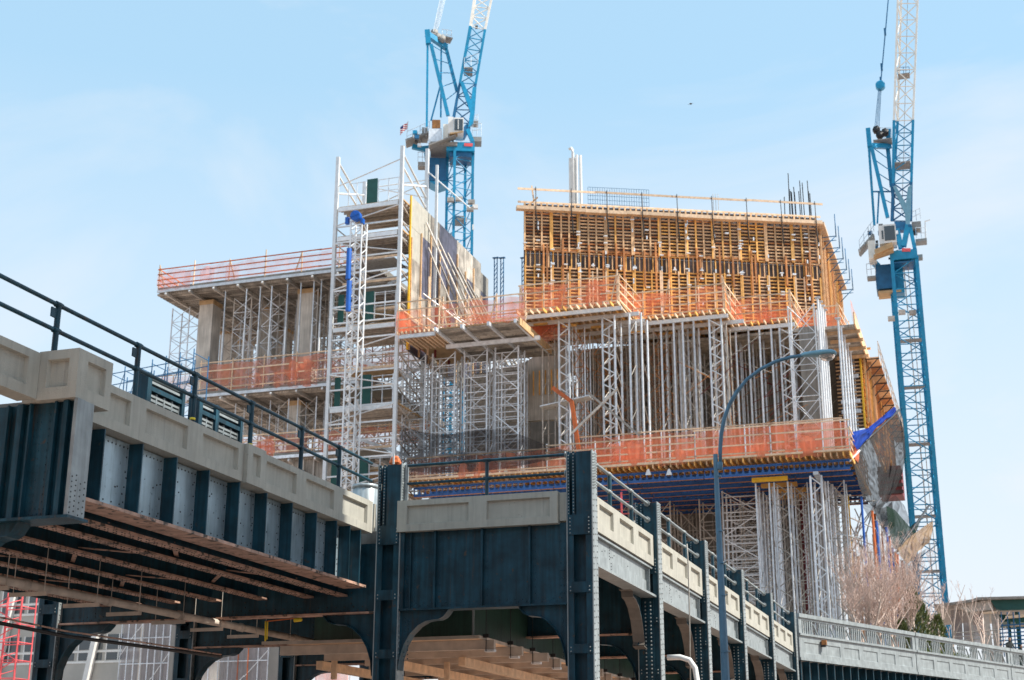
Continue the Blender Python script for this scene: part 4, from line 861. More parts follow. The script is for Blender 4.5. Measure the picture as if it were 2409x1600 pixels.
for k in range(nh+1):
    x = k*.46; w0_, w1_ = .20, .07
    pr = [(-.10, .15), (.10, .15), (.075, .24), (.03, .36), (.025, .46), (.05, .54), (-.05, .54), (-.025, .46), (-.03, .36), (-.075, .24)]
    bm_.poly([(min(BL, max(0, x+a*1.15)), -.012, z) for a, z in pr], (0, .024, 0))
bmesh_beam = bm_.mesh('perforated_beam', M['beamblue'])
lowm = MB().box((0, -.11, -.075), (BL, .11, -.052)).mesh('lower_flange', M['rustwood'])
rows = [DK+.75+r*1.85 for r in range(8)]
for r, y in enumerate(rows):
    x = DX0+.2+(r % 2)*.6; i = 0
    while x < DX1-1.0:
        fit = min(1, (DX1-.15-x)/BL)
        Tb = thing('blue_beam', 'blue perforated beam under the timber deck, %s row from the front, %s from the left' % (ORD[r], ORD[i]), 'beam', (x, y, ZD-1.08), 0, 'blue perforated beams under the main deck')
        sub(Tb, 'beam_web', bmesh_beam, Matrix.Diagonal((fit, 1, 1, 1))); sub(Tb, 'lower_flange', lowm, Matrix.Diagonal((fit, 1, 1, 1)))
        x += BL+.06; i += 1
for px in (1525, 1574, 1190):
    p = PY(px, 1108, DK); b = MB(); b.poly([(p.x-.22, DK-.03, p.z-.3), (p.x+.22, DK-.03, p.z-.3), (p.x+.06, DK-.03, p.z+.15), (p.x-.06, DK-.03, p.z+.15)], (0, .02, 0)); tag(b.build('splice_plate', M['aluw']), 'pale triangular plate on the front blue beam, %s' % {1525: 'left of the close pair', 1574: 'right of the close pair', 1190: 'alone above the centre railing'}[px], 'plate', 'pale plates on the front blue beam')
GD = 'orange net guardrail along the %s of the long main deck'
gz = 2.2
guard(GD % 'left third', (DX0, DK-.05), (DX0+11, DK-.05), ZD+.1, ZD+gz-.5, 'onet', 1.9, 3, 'alu', 'timber', .25)
guard(GD % 'middle', (DX0+11, DK-.05), (DX0+22, DK-.05), ZD+.1, ZD+gz-.3, 'onet', 1.75, 4, 'alu', 'timber', .2)
guard(GD % 'right third', (DX0+22, DK-.05), (DX1, DK-.05), ZD+.1, ZD+gz, 'onet', 1.9, 4, 'alu', 'timber', .2)
guard('orange net guardrail on the right-hand end of the main deck', (DX1, DK), (DX1, DK+13), ZD+.1, ZD+1.7, 'onet', 1.8, 4, 'timber', 'timber', .2)
guard('taller orange net hung just behind the main deck guardrail', (DX0+13, DK+.9), (DX1-.6, DK+.9), ZD+.3, ZD+2.6, 'onet', 3, 2, 'alu', 'timber', .0)
# ------------------------------------------------------------------ stepped platforms on tall shoring
ZP = 36.3
plats = [((1222, 737), (1449, 708)), ((1452, 757), (1699, 726)), ((1720, 765), (1857, 748)), ((1860, 790), (1972, 777))]
PL = []
for i, (pa_, pb_) in enumerate(plats):
    a = PZ(*pa_, ZP); c = PZ(*pb_, ZP); y = (a.y+c.y)/2; PL.append((a.x, c.x, y))
    nm = ORD[i]
    T = thing('stepped_platform', '%s of the stepped timber platforms counted from the left' % nm, 'platform', (0, 0, 0), 0, 'stepped platforms below the amber formwork')
    for q, yy in enumerate((y, y+1.7, y+3.5, y+5.4, y+7.4)): box(T, 'main_beam', 'aluw', (a.x-.35, yy, ZP-.62), (c.x+.35+.9*(q > 0), yy+.16, ZP-.32))
    x = a.x+.1
    while x < c.x+.2: bar(T, 'joist', 'timber' if random.random() < .75 else 'lvl', (x, y-.75, ZP-.2), (x+random.uniform(-.05, .05), y+8.5, ZP-.2), .10, .2); x += .52
    box(T, 'deck_sheet', 'ply', (a.x, y+.25, ZP-.08), (c.x+.3, y+9, ZP)); 
    for q in range(3): x = a.x+.8+q*2; box(T, 'amber_packer', 'lvl', (x, y+1.2+q, ZP-.75), (x+1.1, y+1.45+q, ZP-.625))
    guard('orange net guardrail on the front of the %s stepped platform' % nm, (a.x, y+.35), (c.x, y+.35), ZP, ZP+2.2, 'onet', 2.2, 4, 'timber', 'timber', .9, lean=True)
    guard('orange net return rail on the right side of the %s stepped platform' % nm, (c.x+.1, y+.3), (c.x+.35, y+6), ZP, ZP+2.2, 'onet', 1.9, 4, 'timber', 'timber', .5)
# shoring on the main deck
GL = 'tall laced shoring tower standing on the main deck'; random.seed(31)
front = [(1316, .9), (1420, 1.05), (1485, 1.0), (1560, 1.1), (1612, .95), (1676, 1.0), (1738, 1.1), (1795, 1.0), (1843, .95)]
for i, (px, w) in enumerate(front):
    p = PY(px, 950, DK+1.3+.25*i); k = 0
    yb = [q for q in PL if q[0]-.5 <= p.x <= q[1]+.8]; yf = max(DK+1.2, (yb[0][2] if yb else DK+1.2)+.1)
    p = PY(px, 950, yf); zz_ = px in (1316, 1420, 1676, 1843); tower(('laced zigzag shoring tower on the main deck, %s' if zz_ else 'plain four-post shoring tower on the main deck, %s') % ('%s from the left in the front row' % ORD[i]), p.x, yf, w*.9, 1.9, ZD+.1, ZP-.62, 1.25 if zz_ else 1.7, 'alu', 'aluw' if zz_ else 'tubed', 'front shoring towers on the main deck', .085, .04 if zz_ else .026, 'zig' if zz_ else 'post')
for r, y in enumerate((DK+3.0, DK+5.6, DK+8.2, DK+10.6, DK+12.6)):
    x = -31.5+(r % 2)*.9; cc = 0
    while x < -10.5:
        pf = [q[2] for q in PL if q[0]-.8 <= x <= q[1]+.8]
        if x > -12 or (pf and y < max(pf)+.9): x += 2.35; cc += 1; continue
        tower('slender shoring tower in the %s row back under the stepped platforms, %s from the left' % (ORD[r+1], ORD[cc]), x+random.uniform(-.3, .3), y, 1.15+random.uniform(-.2, .2), 1.5, ZD+.1, ZP-.65, 1.7, random.choice(('alu', 'tubed', 'tubed')), 'rustwood' if cc % 2 else 'tubed', 'slender shoring towers deep under the platforms', .055, .024, 'x' if (cc+r) % 3 else 'post'); x += 2.35; cc += 1
GL3 = 'ladder-framed scaffold'
for i, px in enumerate((948, 1017, 1092, 1165)):
    for r, y in enumerate((DK+.9, DK+3.4, DK+6)):
        p = PY(px+8*r, 900, y); tower(GL3+', %s bay from the left in the %s row' % (ORD[i], ORD[r]), p.x, y, 1.85, 1.5, ZD+.1 if r else ZD-.4, ZO-.65, 1.75, 'alu' if r < 2 else 'tubed', 'alu' if r < 1 else 'tubed', 'ladder scaffold bays under the orange deck', .07, .04 if r < 1 else .03, 'ladder')
T = thing('brace_tangle', 'tangle of thin brown bracing tubes crossing among the laced shoring', 'bracing'); random.seed(77)
for k in range(70):
    y = DK+random.choice((4.5, 6.5, 8.5, 10)); x = random.uniform(-27, -13); z = random.uniform(ZD+1, ZP-4); s_ = random.choice((-1, 1)); l_ = random.uniform(2, 4.5)
    pf = [q[2] for q in PL if q[0]-.8 <= x <= q[1]+.8]
    if pf and y < max(pf): y = max(pf)+.2
    pole(T, 'tube', random.choice(('rustwood', 'tubed', 'tubed', 'red')), (x, y, z), (x+s_*l_, y+random.uniform(-.4, 1.5), z+l_*random.uniform(.35, .9)), .026)
# backing structure
T = thing('core_wall', 'dark concrete core wall deep behind the shoring', 'wall')
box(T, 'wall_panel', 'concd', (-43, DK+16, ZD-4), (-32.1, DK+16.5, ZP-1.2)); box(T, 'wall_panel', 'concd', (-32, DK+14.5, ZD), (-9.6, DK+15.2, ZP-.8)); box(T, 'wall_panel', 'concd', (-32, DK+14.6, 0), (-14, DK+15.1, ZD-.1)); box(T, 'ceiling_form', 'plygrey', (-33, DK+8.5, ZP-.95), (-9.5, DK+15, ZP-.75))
T = thing('concrete_pier', 'pale concrete pier behind scaffolding at the right end of the shoring', 'pier')
p = PY(1880, 930, DK+6.5); q = PY(1942, 930, DK+6.5); box(T, 'shaft', 'concd', (p.x, DK+8.5, ZD), (q.x, DK+10, ZP-.6))
T = thing('stair_core', 'grey concrete stair wall with a sloping edge left of the laced shoring', 'wall')
b = MB(); ys = DK+7.2; pts = [PY(x, y, ys) for x, y in ((1095, 1000), (1330, 985), (1330, 815), (1285, 818), (1240, 850), (1100, 890))]; b.poly(pts, (0, .4, 0)); b.build('wall_slab', M['conc'], T)
for i in range(6): p = PY(1240+i*14, 800, ys-.3); box(T, 'timber_brace', 'lvl', (p.x, ys-.4, ZO-3), (p.x+.1, ys-.3, ZO-1))
T = thing('orange_stair', 'orange painted ladder stair between the scaffold bays', 'stair')
p = PY(1345, 945, DK+.8); q = PY(1362, 1060, DK+.8); bar(T, 'stringer', 'oranget', p, q, .25, .3); r_ = PY(1300, 912, DK+.8); bar(T, 'stringer', 'oranget', r_, p, .2, .3); bar(T, 'landing', 'alu', PY(1275, 960, DK+2.7), PY(1390, 935, DK+2.7), 1.2, .08)
T = thing('diagonal_strut', 'long timber strut leaning across the laced shoring', 'strut'); bar(T, 'strut', 'tubed', PY(1345, 1020, DK+.6), PY(1452, 915, DK+.6), .14, .16); bar(T, 'strut', 'tubed', PY(1385, 925, DK+.6), PY(1505, 1025, DK+.6), .14, .16)
# right-hand scaffold bay and bundled bright tubes
tower('bright scaffold frame before the pale pier at the right end', PY(1865, 930, DK+3).x, DK+3, PY(1928, 930, DK+3).x-PY(1865, 930, DK+3).x, 1.5, ZD+.1, ZP-.65, 2.2, 'aluw', 'alu', None, .055, .03)
for i in range(4): p = PY(1938+i*5, 930, DK+2+i); T = thing('bright_post', 'bright white shoring post right of the pale pier, %s of the cluster from the left' % ORD[i], 'post', (p.x, DK+2+i, ZD), 0, 'bright posts right of the pale pier'); pole(T, 'tube', 'aluw', (0, 0, 0), (0, 0, ZP-ZD-.6), .08); box(T, 'head_plate', 'alu', (-.2, -.2, ZP-ZD-.6), (.2, .2, ZP-ZD-.55))
for i in range(6): T = thing('bright_post', 'pale shoring post in the receding right-hand row, %s counted from the front' % ORD[i], 'post', (DX1-.35, DK+1.5+i*2.1, ZD), 0, 'receding pale posts on the right side'); pole(T, 'tube', 'alu', (0, 0, 0), (0, 0, ZP-ZD-2.5), .075); box(T, 'head_plate', 'alu', (-.2, -.2, ZP-ZD-2.5), (.2, .2, ZP-ZD-2.45))
T = thing('side_platform', 'overhanging timber platform edge on the right side above the pale posts', 'platform')
for i in range(5): box(T, 'soffit_board', 'plygrey', (DX1-2, DK+4+i*2.2, ZP-2.4), (DX1+.6, DK+6.1+i*2.2, ZP-2.2)); bar(T, 'edge_joist', 'lvl2', (DX1-1.5, DK+4.5+i*2.2, ZP-2.6), (DX1+.9, DK+4.5+i*2.2, ZP-2.6), .12, .25)
box(T, 'edge_board', 'lvl2', (DX1+.6, DK+3, ZP-2.5), (DX1+.7, DK+16, ZP-1.6)); net(T, 'onet', (DX1+.5, DK+3), (DX1+.5, DK+16), ZP-2.2, ZP-.6, 14)
# black net draped over the foot of the ladder bays
b = MB(); n = 22
def drape(t, s):
    x = 940+(1395-940)*t; yt = 1000+55*t**1.2+14*sin(t*9); yb = 1092+26*sin(t*3.0+.6)-20*t; return PY(x, yt+(yb-yt)*s, DK-.45-.3*sin(t*13)*s)
for i in range(n):
    for k in range(4): b.quad(*[drape((i+a)/n, (k+c)/4) for a, c in ((0, 0), (1, 0), (1, 1), (0, 1))])
b.sm = True; tag(b.build('black_net', M['bnet'], None, False), 'sagging black debris net across the foot of the ladder scaffold', 'netting')
# ------------------------------------------------------------------ big amber formwork wall
random.seed(17)
SWF = 1.07; FA = PZ(1232, 492, 44.5); FS = EYE+(FA-EYE)*SWF; ANG = radians(25.7); FL = 23.4*SWF; FB = ZP-.2; FH = FS.z-FB
T = thing('amber_formwork', 'large amber timber wall formwork with rows of horizontal walers on top', 'formwork', (FS.x, FS.y, FB), ANG)
NP = 11; pw = FL/NP; zt1 = FH; zt0 = FH-3.75; zb1 = zt0-1.25
tones = []
for i in range(NP):
    x0 = i*pw; amber = random.random(); mm = 'lvl' if amber > .6 else 'lvl2'
    off = random.uniform(-.12, .12)
    box(T, 'form_sheet', 'plydark', (x0+.01, 0, zt0-.1), (x0+pw-.01, .05, zt1)); box(T, 'form_sheet', 'plydark', (x0+.01, .02, 0), (x0+pw-.01, .07, zt0-.12))
    for k in range(12):
        z = zt1-.52-k*.292+off; m2 = mm if random.random() < .8 else ('lvl2' if mm == 'lvl' else 'rustwood')
        box(T, 'waler', m2, (x0+.02+random.uniform(0, .15), -.16, z), (x0+pw-.02-random.uniform(0, .15), -.04, z+.10))
    m3 = 'lvl' if random.random() > .5 else 'lvl2'; off = random.uniform(-.1, .1)
    for k in range(14):
        z = zb1-.12-k*.30+off
        if z < .05: break
        box(T, 'waler', m3 if random.random() < .85 else 'lvl', (x0+.02, -.14, z), (x0+pw-.03, -.02, z+.10))
    for q in (0, .33, .62, .94): 
        box(T, 'upright', 'lvl2' if random.random() < .6 else 'lvl', (x0+pw*q, -.26, zt0+.05), (x0+pw*q+.13, -.165, zt1-.1)); box(T, 'upright', 'timber' if random.random() < .5 else 'lvl', (x0+pw*q+.05, -.24, 0), (x0+pw*q+.17, -.145, zb1+.05))
    for q in range(6): box(T, 'stud', 'lvl2' if q % 2 else 'lvl', (x0+.12+q*pw/6, -.10, zb1-.1), (x0+.21+q*pw/6, -.01, zt0+.3))
    box(T, 'head_waler', 'rustwood', (x0+.1, -.2, zt0+.15), (x0+pw-.1, -.12, zt0+.27))
    if random.random() < .75: x = x0+random.uniform(.2, pw-.3); box(T, 'soldier', 'rustwood', (x, -.42, zb1-random.uniform(.6, 2.4)), (x+.15, -.27, zt0+random.uniform(.2, 1.5)))
    if random.random() < .75: x = x0+random.uniform(.2, pw-.3); box(T, 'soldier', 'rustwood', (x, -.40, zb1-random.uniform(.6, 2.4)), (x+.13, -.27, zt0+random.uniform(.1, 1.2)))
cl = MB()
for i in range(150):
    x = random.randrange(0, NP)*pw+random.choice((.06, pw*.5, pw*.97)); z = random.choice((random.uniform(.5, zb1), random.uniform(zb1, zb1+.2), random.uniform(zt0, zt1-.6)))
    cl.box((x-.16, -.52, z), (x+.16, -.3, z+.07)) if random.random() < .55 else cl.box((x-.05, -.50, z-.14), (x+.05, -.36, z+.16))
tag(cl.build('clamps', M['alu'], T), kind='stuff')
xs = [-.7, FL*.2, FL*.34, FL*.52, FL*.71, FL+.25]
for k in range(5): box(T, 'cap_plank', 'timber', (xs[k]+.02, -.85, zt1-.32-(k % 2)*.03), (xs[k+1], -.3, zt1-.02-(k % 2)*.03))
for k in range(4): a, c = -.5+k*(FL+.9)/4, -.5+(k+1)*(FL+.9)/4; bar(T, 'top_plank', 'timber', (a, -.05, zt1+.62), (c-.02, -.05, zt1+.62), .06, .16); bar(T, 'guard_rail', 'timber', (a-.1, -.75, zt1+1.5+.04*(k % 2)), (c, -.75, zt1+1.5), .06, .17)
x = 0
while x < FL: box(T, 'cap_tick', 'lvl2', (x, -.12, zt1+.0), (x+.13, -.02, zt1+.58)); x += .47
box(T, 'back_board', 'plydark', (0, .0, zt1), (FL, .06, zt1+.5))
for k in range(9):
    x = .9+k*(FL-1.2)/8; b = MB(); b.tube([(x+.25, -.3, zt1-2.3), (x+.12, -.62, zt1-1.8), (x+.14, -.5, zt1-1.2), (x, -.82, zt1-.7), (x, -.88, zt1-.1), (x, -.80, zt1+1.7)], [.05, .06, .06, .05, .04, .035], 6); b.build('guard_bracket', M['black'], T)
T = thing('guard_upright', 'leaning timber upright at the left end of the formwork guard rail', 'post', (FS.x, FS.y, FB), ANG); bar(T, 'upright', 'timber', (.9, -.5, zt1-.2), (.6, -.5, zt1+1.9), .1, .12); bar(T, 'knee_strut', 'lvl2', (.3, -.5, zt1+.1), (1.1, -.5, zt1+.9), .1, .12)
# side return of the formwork
CX = FS.x+cos(ANG)*FL; CY = FS.y+sin(ANG)*FL
T = thing('side_formwork', 'sunlit amber return wall of the formwork on its right side', 'formwork', (CX, CY, FB), pi/2)
SL = 17
for i in range(9):
    x0 = i*SL/9; w = SL/9; box(T, 'form_sheet', 'plydark' if random.random() < .4 else 'ply', (x0+.01, .0, 0), (x0+w-.01, .05, FH))
    for k in range(16): z = FH-.4-k*.68+random.uniform(-.08, .08); box(T, 'waler', random.choice(('lvl', 'lvl', 'lvl2')), (x0+random.uniform(0, .3), -.16, max(.05, z)), (x0+w-random.uniform(.02, .3), -.03, max(.05, z)+.15))
    for q in (0, .35, .7): box(T, 'upright', random.choice(('lvl', 'lvl2', 'rustwood')), (x0+w*q, -.32, random.uniform(0, 3)), (x0+w*q+.14, -.17, FH-random.uniform(0, 1.5)))
box(T, 'cap_plank', 'timber', (-.4, -.7, FH-.3), (SL, -.1, FH-.05))
for k in range(6):
    x = .8+k*2.7; zz = FH-1.0-k*.05
    b = MB(); b.tube([(x, -.2, zz), (x, -1.5, zz)], .045, 5); b.tube([(x, -1.5, zz-.1), (x, -1.5, zz+2.0)], .045, 5); b.tube([(x, -1.45, zz), (x, -.2, zz-1.2)], .045, 5); b.tube([(x+.7, -.3, zz-.1), (x+.7, -1.45, zz-.1)], .04, 5); b.build('side_bracket', M['craned'], T)
# ------------------------------------------------------------------ rebar, mesh and pump pipes on top
T = thing('rebar_cluster', 'cluster of dark upright reinforcing bars at the right end of the formwork', 'rebar')
random.seed(4)
for i, (px, yt) in enumerate(((1854, 408), (1857, 445), (1860, 450), (1862, 452), (1867, 440), (1869, 452), (1881, 425), (1887, 430), (1879, 450), (1899, 425), (1902, 450), (1905, 455), (1845, 463))):
    p = PY(px, yt, CY+2); pole(T, 'bar', 'black', (p.x+(-.1 if px < 1860 else .05), CY+2, FB+FH-1), p, .04)
for i, px in enumerate((1677, 1683, 1689)):
    p = PY(px, 456, CY+2); pole(T, 'bar', 'tubed', (p.x, CY+2, FB+FH-1), p, .022)
T = thing('mesh_mat', 'wire reinforcing mesh standing above the formwork beside the white pipes', 'mesh')
my = CY-1; a = PY(1383, 440, my); c = PY(1526, 447, my)
for k in range(26): x = a.x+(c.x-a.x)*k/25; zt_ = a.z+(c.z-a.z)*k/25; pole(T, 'wire', 'craned', (x, my, zt_-2.2), (x, my, zt_), .016)
for k in range(6): pole(T, 'wire', 'craned', (a.x, my, a.z-.4*k), (c.x, my, c.z-.4*k), .016)
T = thing('white_pipe_stack', 'white vertical pipe stack with a curved top behind the formwork', 'pipe')
sy = CY; p = PY(1338, 372, sy); q = PY(1375, 372, sy); zb_ = FB+FH-3
b = MB(); b.box((p.x, sy, zb_), (p.x+.62, sy+.5, p.z+.0)); b.build('box_duct', M['white'], T)
e = PY(1348, 350, sy); MB().tube([(p.x+.45, sy-.2, zb_), (p.x+.45, sy-.2, p.z+.35), (p.x+.42, sy-.2, e.z-.25), (p.x+.3, sy-.2, e.z), (p.x+.08, sy-.15, e.z-.08)], .13, 10).build('curved_pipe', M['white'], T)
pole(T, 'pipe', 'white', (p.x+.78, sy-.1, zb_), (p.x+.78, sy-.1, p.z+.15), .12); pole(T, 'pipe', 'white', (p.x+1.15, sy, zb_), (p.x+1.1, sy, p.z+.1), .13)
for z in (zb_+4, zb_+5.6): box(T, 'vent_slot', 'black', (p.x+.04, sy-.02, z), (p.x+.2, sy-.002, z+.5))
# ------------------------------------------------------------------ lower shoring under the blue beams
ZL = ZD-1.12; random.seed(41)
for i, (px, w, st, y) in enumerate(((1703, 2.6, 'ladder', DK+5.5), (1722, 2.4, 'ladder', DK+8.5), (1742, 2.2, 'ladder', DK+11))):
    p = PY(px, 1250, y); tower('wide pale ladder-framed shoring tower right of the lamp post, %s row' % ORD[i], p.x, y, w, 1.6, 0, ZL, 1.7, 'alu', 'aluw', 'ladder-framed lower shoring right of the lamp post', .07, .045, st)
for i, (px, y) in enumerate(((1783, 1.6), (1827, 1.6), (1800, 4.6), (1845, 5.0), (1822, 9))):
    p = PY(px, 1250, DK+y); tower('tall lower shoring tower below the yellow header, %s' % ('front left', 'front right', 'second row left', 'second row right', 'third row left', 'third row right', 'rearmost')[i], p.x, DK+y, .95, 1.5, 0, ZL-.4, 1.5, 'alu' if i < 3 else 'tubed', 'tubed', 'lower shoring towers below the yellow header', .065, .028, ('post', 'zig', 'x', 'zig', 'x')[i])
T = thing('timber_header', 'stack of yellow timber headers on the lower shoring under the blue beams', 'timber')
p = PY(1768, 1112, DK+1.5)
for k in range(5): box(T, 'header', 'yellow' if k == 0 else 'lvl', (p.x+k*.3, DK+1.4+k*2.2, ZL-.32), (p.x+2.5+k*.35, DK+1.7+k*2.2, ZL-.02))
for i_, (px_, y_) in enumerate(((1868, 3.0), (1893, 6.0), (1925, 7.0), (1955, 3.0))): p = PY(px_, 1250, DK+y_); tower('thin infill shoring tower under the blue beams, %s from the left' % ORD[i_], p.x, DK+y_, 1.1, 1.5, 0, ZL-.25, 1.4, 'alu', 'tubed', 'thin infill shoring towers under the blue beams', .05, .026, 'x')
p = PY(1914, 1250, DK+.9); tower('near lower shoring tower at the right end under the blue beams', p.x, DK+.9, .75, 2.2, 0, ZL-.25, 1.5, 'alu', 'aluw', None, .08, .038, 'zig')
p = PY(1938, 1250, DK+4.2); tower('rear lower shoring tower at the right end under the blue beams', p.x, DK+4.2, .8, 2.2, 0, ZL-.25, 1.5, 'alu', 'aluw', None, .08, .038, 'zig')
T = thing('header_beam', 'pale aluminium header beam running back over the right lower shoring', 'beam'); p = PY(1912, 1088, DK+.8); box(T, 'beam', 'alu', (p.x, DK+.6, ZL-.24), (p.x+.35, DK+9, ZL-.01))
T = thing('red_column', 'dark red steel column among the lower shoring', 'column'); p = PY(1878, 1300, DK+9); box(T, 'flange', 'red', (p.x, DK+9, 0), (p.x+.12, DK+9.6, ZL-.3)); box(T, 'flange', 'red', (p.x+.48, DK+9, 0), (p.x+.60, DK+9.6, ZL-.3)); box(T, 'web', 'red', (p.x+.12, DK+9.28, 0), (p.x+.48, DK+9.34, ZL-.3))
T = thing('lower_pier', 'broad grey concrete pier behind the right lower shoring', 'pier'); p = PY(1900, 1300, DK+10.5); q = PY(1972, 1300, DK+10.5); box(T, 'shaft', 'conc', (p.x, DK+10.5, 0), (q.x, DK+13, ZL-.3))
for i in range(9): z = 6+i*1.7; bar(T, 'tie_rod', 'tubed', (p.x, DK+10.3, z), (q.x, DK+10.3, z+.9), .05)
for r, y in enumerate((DK+7.5, DK+10.8, DK+13)):
    x = -31+(r % 2)*1.2; cc = 0
    while x < -17: tower('shadowed lower shoring tower behind the lamp post, %s row, %s from the left' % (ORD[r], ORD[cc]), x+random.uniform(-.3, .3), y, 1.5, 1.4, 0, ZL-.1, 1.9, 'tubed', 'tubed', 'shadowed lower shoring behind the lamp', .06, .03, 'ladder' if r == 0 else 'x'); x += 3.3; cc += 1
T = thing('red_ladder', 'red ladder standing behind the first sunlit bay railing', 'ladder'); p = PY(1462, 1190, 80); 
for dx in (0, .62): bar(T, 'stile', 'pink', (p.x+dx, 80, 8.5), (p.x+dx, 80, p.z+.8-dx*.8), .09)
for k in range(10): bar(T, 'rung', 'pink', (p.x, 80, 12+k*.7), (p.x+.62, 80, 12+k*.7), .05)
for px, mm, rr, lb in ((1988, 'white', .17, 'white steel post under the right end of the deck'), (1998, 'yellow', .16, 'yellow steel post under the right end of the deck'), (1962, 'aluw', .12, 'thin white post left of the white and yellow pair')):
    p = PY(px, 1250, DK+8 if px > 1970 else DK+5); T = thing('steel_post', lb, 'post', (p.x, p.y, 0)); pole(T, 'tube', mm, (0, 0, 0), (0, 0, ZL-.4), rr); box(T, 'head_plate', 'alu', (-.3, -.3, ZL-.4), (.3, .3, ZL-.35))
# ------------------------------------------------------------------ right lower formwork
RY = 110.0; ra = PY(1985, 806, RY); rb = PY(2021, 806, RY); rz0 = PY(1990, 1010, RY).z
T = thing('narrow_formwork', 'narrow timber form with ladder-like walers right of the main deck', 'formwork')
box(T, 'form_sheet', 'plydark', (ra.x-.8, RY, rz0), (rb.x-.06, RY+.06, ra.z))
k = 0; z = ra.z-.15
while z > rz0: box(T, 'waler', 'lvl2', (ra.x-.75, RY-.14, z-.1), (rb.x-.05, RY-.02, z)); z -= .3; k += 1
bar(T, 'edge_post', 'yellow', (rb.x, RY-.1, rz0), (rb.x, RY-.1, ra.z+.1), .13, .2)
for z in (29.4, 30.2, 32.2): box(T, 'loose_plank', 'alu', (ra.x-.5, RY-.25, z), (rb.x-.2, RY-.16, z+.3))
pole(T, 'rebar', 'black', (ra.x+.9, RY+.2, ra.z), (ra.x+.9, RY+.2, ra.z+.9), .04); pole(T, 'rebar', 'black', (ra.x+.5, RY+.2, ra.z), (ra.x+.5, RY+.2, ra.z+.6), .03)
T = thing('receding_formwork', 'sunlit amber formwork wall receding behind the blue tarp', 'formwork', (rb.x+.02, RY+.1, rz0), pi/2)
RL = 30; RH = ra.z-rz0-.4
for i in range(12):
    x0 = i*RL/12; w = RL/12; box(T, 'form_sheet', 'rustwood', (x0+.01, 0, 0), (x0+w-.01, .05, RH))
    for k in range(12): z = .1+k*RH/12; box(T, 'waler', random.choice(('lvl', 'lvl2', 'lvl')), (x0+random.uniform(0, .4), -.18, z), (x0+w-random.uniform(0, .4), -.03, z+.18))
    for q in (0, .5): box(T, 'upright', random.choice(('lvl', 'rustwood', 'lvl2')), (x0+w*q, -.34, random.uniform(0, 1)), (x0+w*q+.15, -.19, RH))
    box(T, 'gallery_board', 'rustwood' if i % 2 else 'lvl2', (x0+.3, -1.35, RH-1.0), (x0+w-.05, -.4, RH-.88)); bar(T, 'gallery_bracket', 'black', (x0+.2, -1.35, RH-1.0), (x0+.2, -.1, RH-2.3), .07); bar(T, 'gallery_bracket', 'black', (x0+.2, -1.4, RH-1.05), (x0+.2, -.1, RH-1.05), .07)
    pole(T, 'gallery_post', 'tubed', (x0+.2, -1.38, RH-1.0), (x0+.2, -1.38, RH+.35), .035)
for z in (.3, -.2): pole(T, 'gallery_rail', 'tubed', (0, -1.38, RH+z), (RL, -1.38, RH+z), .03)
T = thing('brown_block', 'dark red brick-like stack and netting beside the right crane mast', 'stack'); p = PY(2125, 1110, 128); box(T, 'stack_face', 'red', (p.x-2.2, 128, p.z-2), (p.x-.2, 131, p.z+.6)); 
for i in range(4): box(T, 'stack_board', 'plydark', (p.x-2.25, 127.9, p.z-1.9+i*.6), (p.x-.1, 127.99, p.z-1.6+i*.6))
# tarps and debris nets on the outriggers
def cloth(name, label, m, rows, depths, wr=.18, sd=1, nu=54, nv=30):
    random.seed(sd); b = MB(); R = len(rows); Cn = len(rows[0])
    ph = [random.random()*7 for _ in range(6)]
    def P(u, v):
        fu = u*(Cn-1); fv = v*(R-1); i = min(int(fu), Cn-2); j = min(int(fv), R-2); a, c = fu-i, fv-j
        a = a*a*(3-2*a)*.5+a*.5
        g = lambda jj, ii: V((*rows[jj][ii], depths[ii]+(1.2*sin(pi*v)*-1)))
        q = (g(j, i)*(1-a)+g(j, i+1)*a)*(1-c)+(g(j+1, i)*(1-a)+g(j+1, i+1)*a)*c
        w = wr*(2.2*abs(sin(u*7+v*3+ph[0]))+1.1*sin(u*6-v*9+ph[1])+1.4*abs(sin(u*15+v*6+ph[2]))+.7*sin(u*31+v*14+ph[5]))
        return PY(q.x+2.2*sin(v*9+ph[3])*sin(pi*u), q.y+(3.5*sin(u*9+ph[4])+2*sin(u*23+ph[1]))*v, q.z+w)
    g = [[P(i/nu, j/nv) for i in range(nu+1)] for j in range(nv+1)]
    for j in range(nv+1):
        for i in range(nu+1): b.v.append(tuple(g[j][i]))
    for j in range(nv):
        for i in range(nu): b.f.append((j*(nu+1)+i, j*(nu+1)+i+1, (j+1)*(nu+1)+i+1, (j+1)*(nu+1)+i))
    b.sm = True; o = b.build(name, M[m], None, False); tag(o, label, 'tarp'); return o
cloth('blue_tarp', 'bright blue tarp slung over the outrigger right of the main deck', 'btarp', [[(1996, 1018), (2040, 1008), (2072, 982), (2104, 956)], [(2002, 1034), (2045, 1016), (2077, 988), (2107, 960)], [(2016, 1058), (2046, 1025), (2079, 995), (2109, 964)]], [100, 104, 110, 116], .25, 2)
cloth('grey_debris_net', 'big sagging grey debris net hanging below the blue tarp', 'gnet', [[(2006, 1062), (2045, 1032), (2080, 1002), (2112, 968)], [(2010, 1100), (2055, 1080), (2092, 1050), (2126, 1010)], [(2020, 1140), (2060, 1128), (2095, 1105), (2130, 1062)], [(2030, 1172), (2062, 1180), (2095, 1160), (2124, 1108)], [(2040, 1186), (2062, 1196), (2086, 1186), (2106, 1150)]], [100.5, 105, 111, 117], .35, 3)
cloth('dark_debris_net', 'dark grey net bunched under the big sagging net', 'bnet', [[(2022, 1180), (2062, 1190), (2105, 1165), (2128, 1190)], [(2040, 1210), (2075, 1225), (2105, 1215), (2140, 1225)], [(2060, 1245), (2080, 1262), (2105, 1262), (2130, 1258)]], [103, 107, 112, 117], .3, 4)
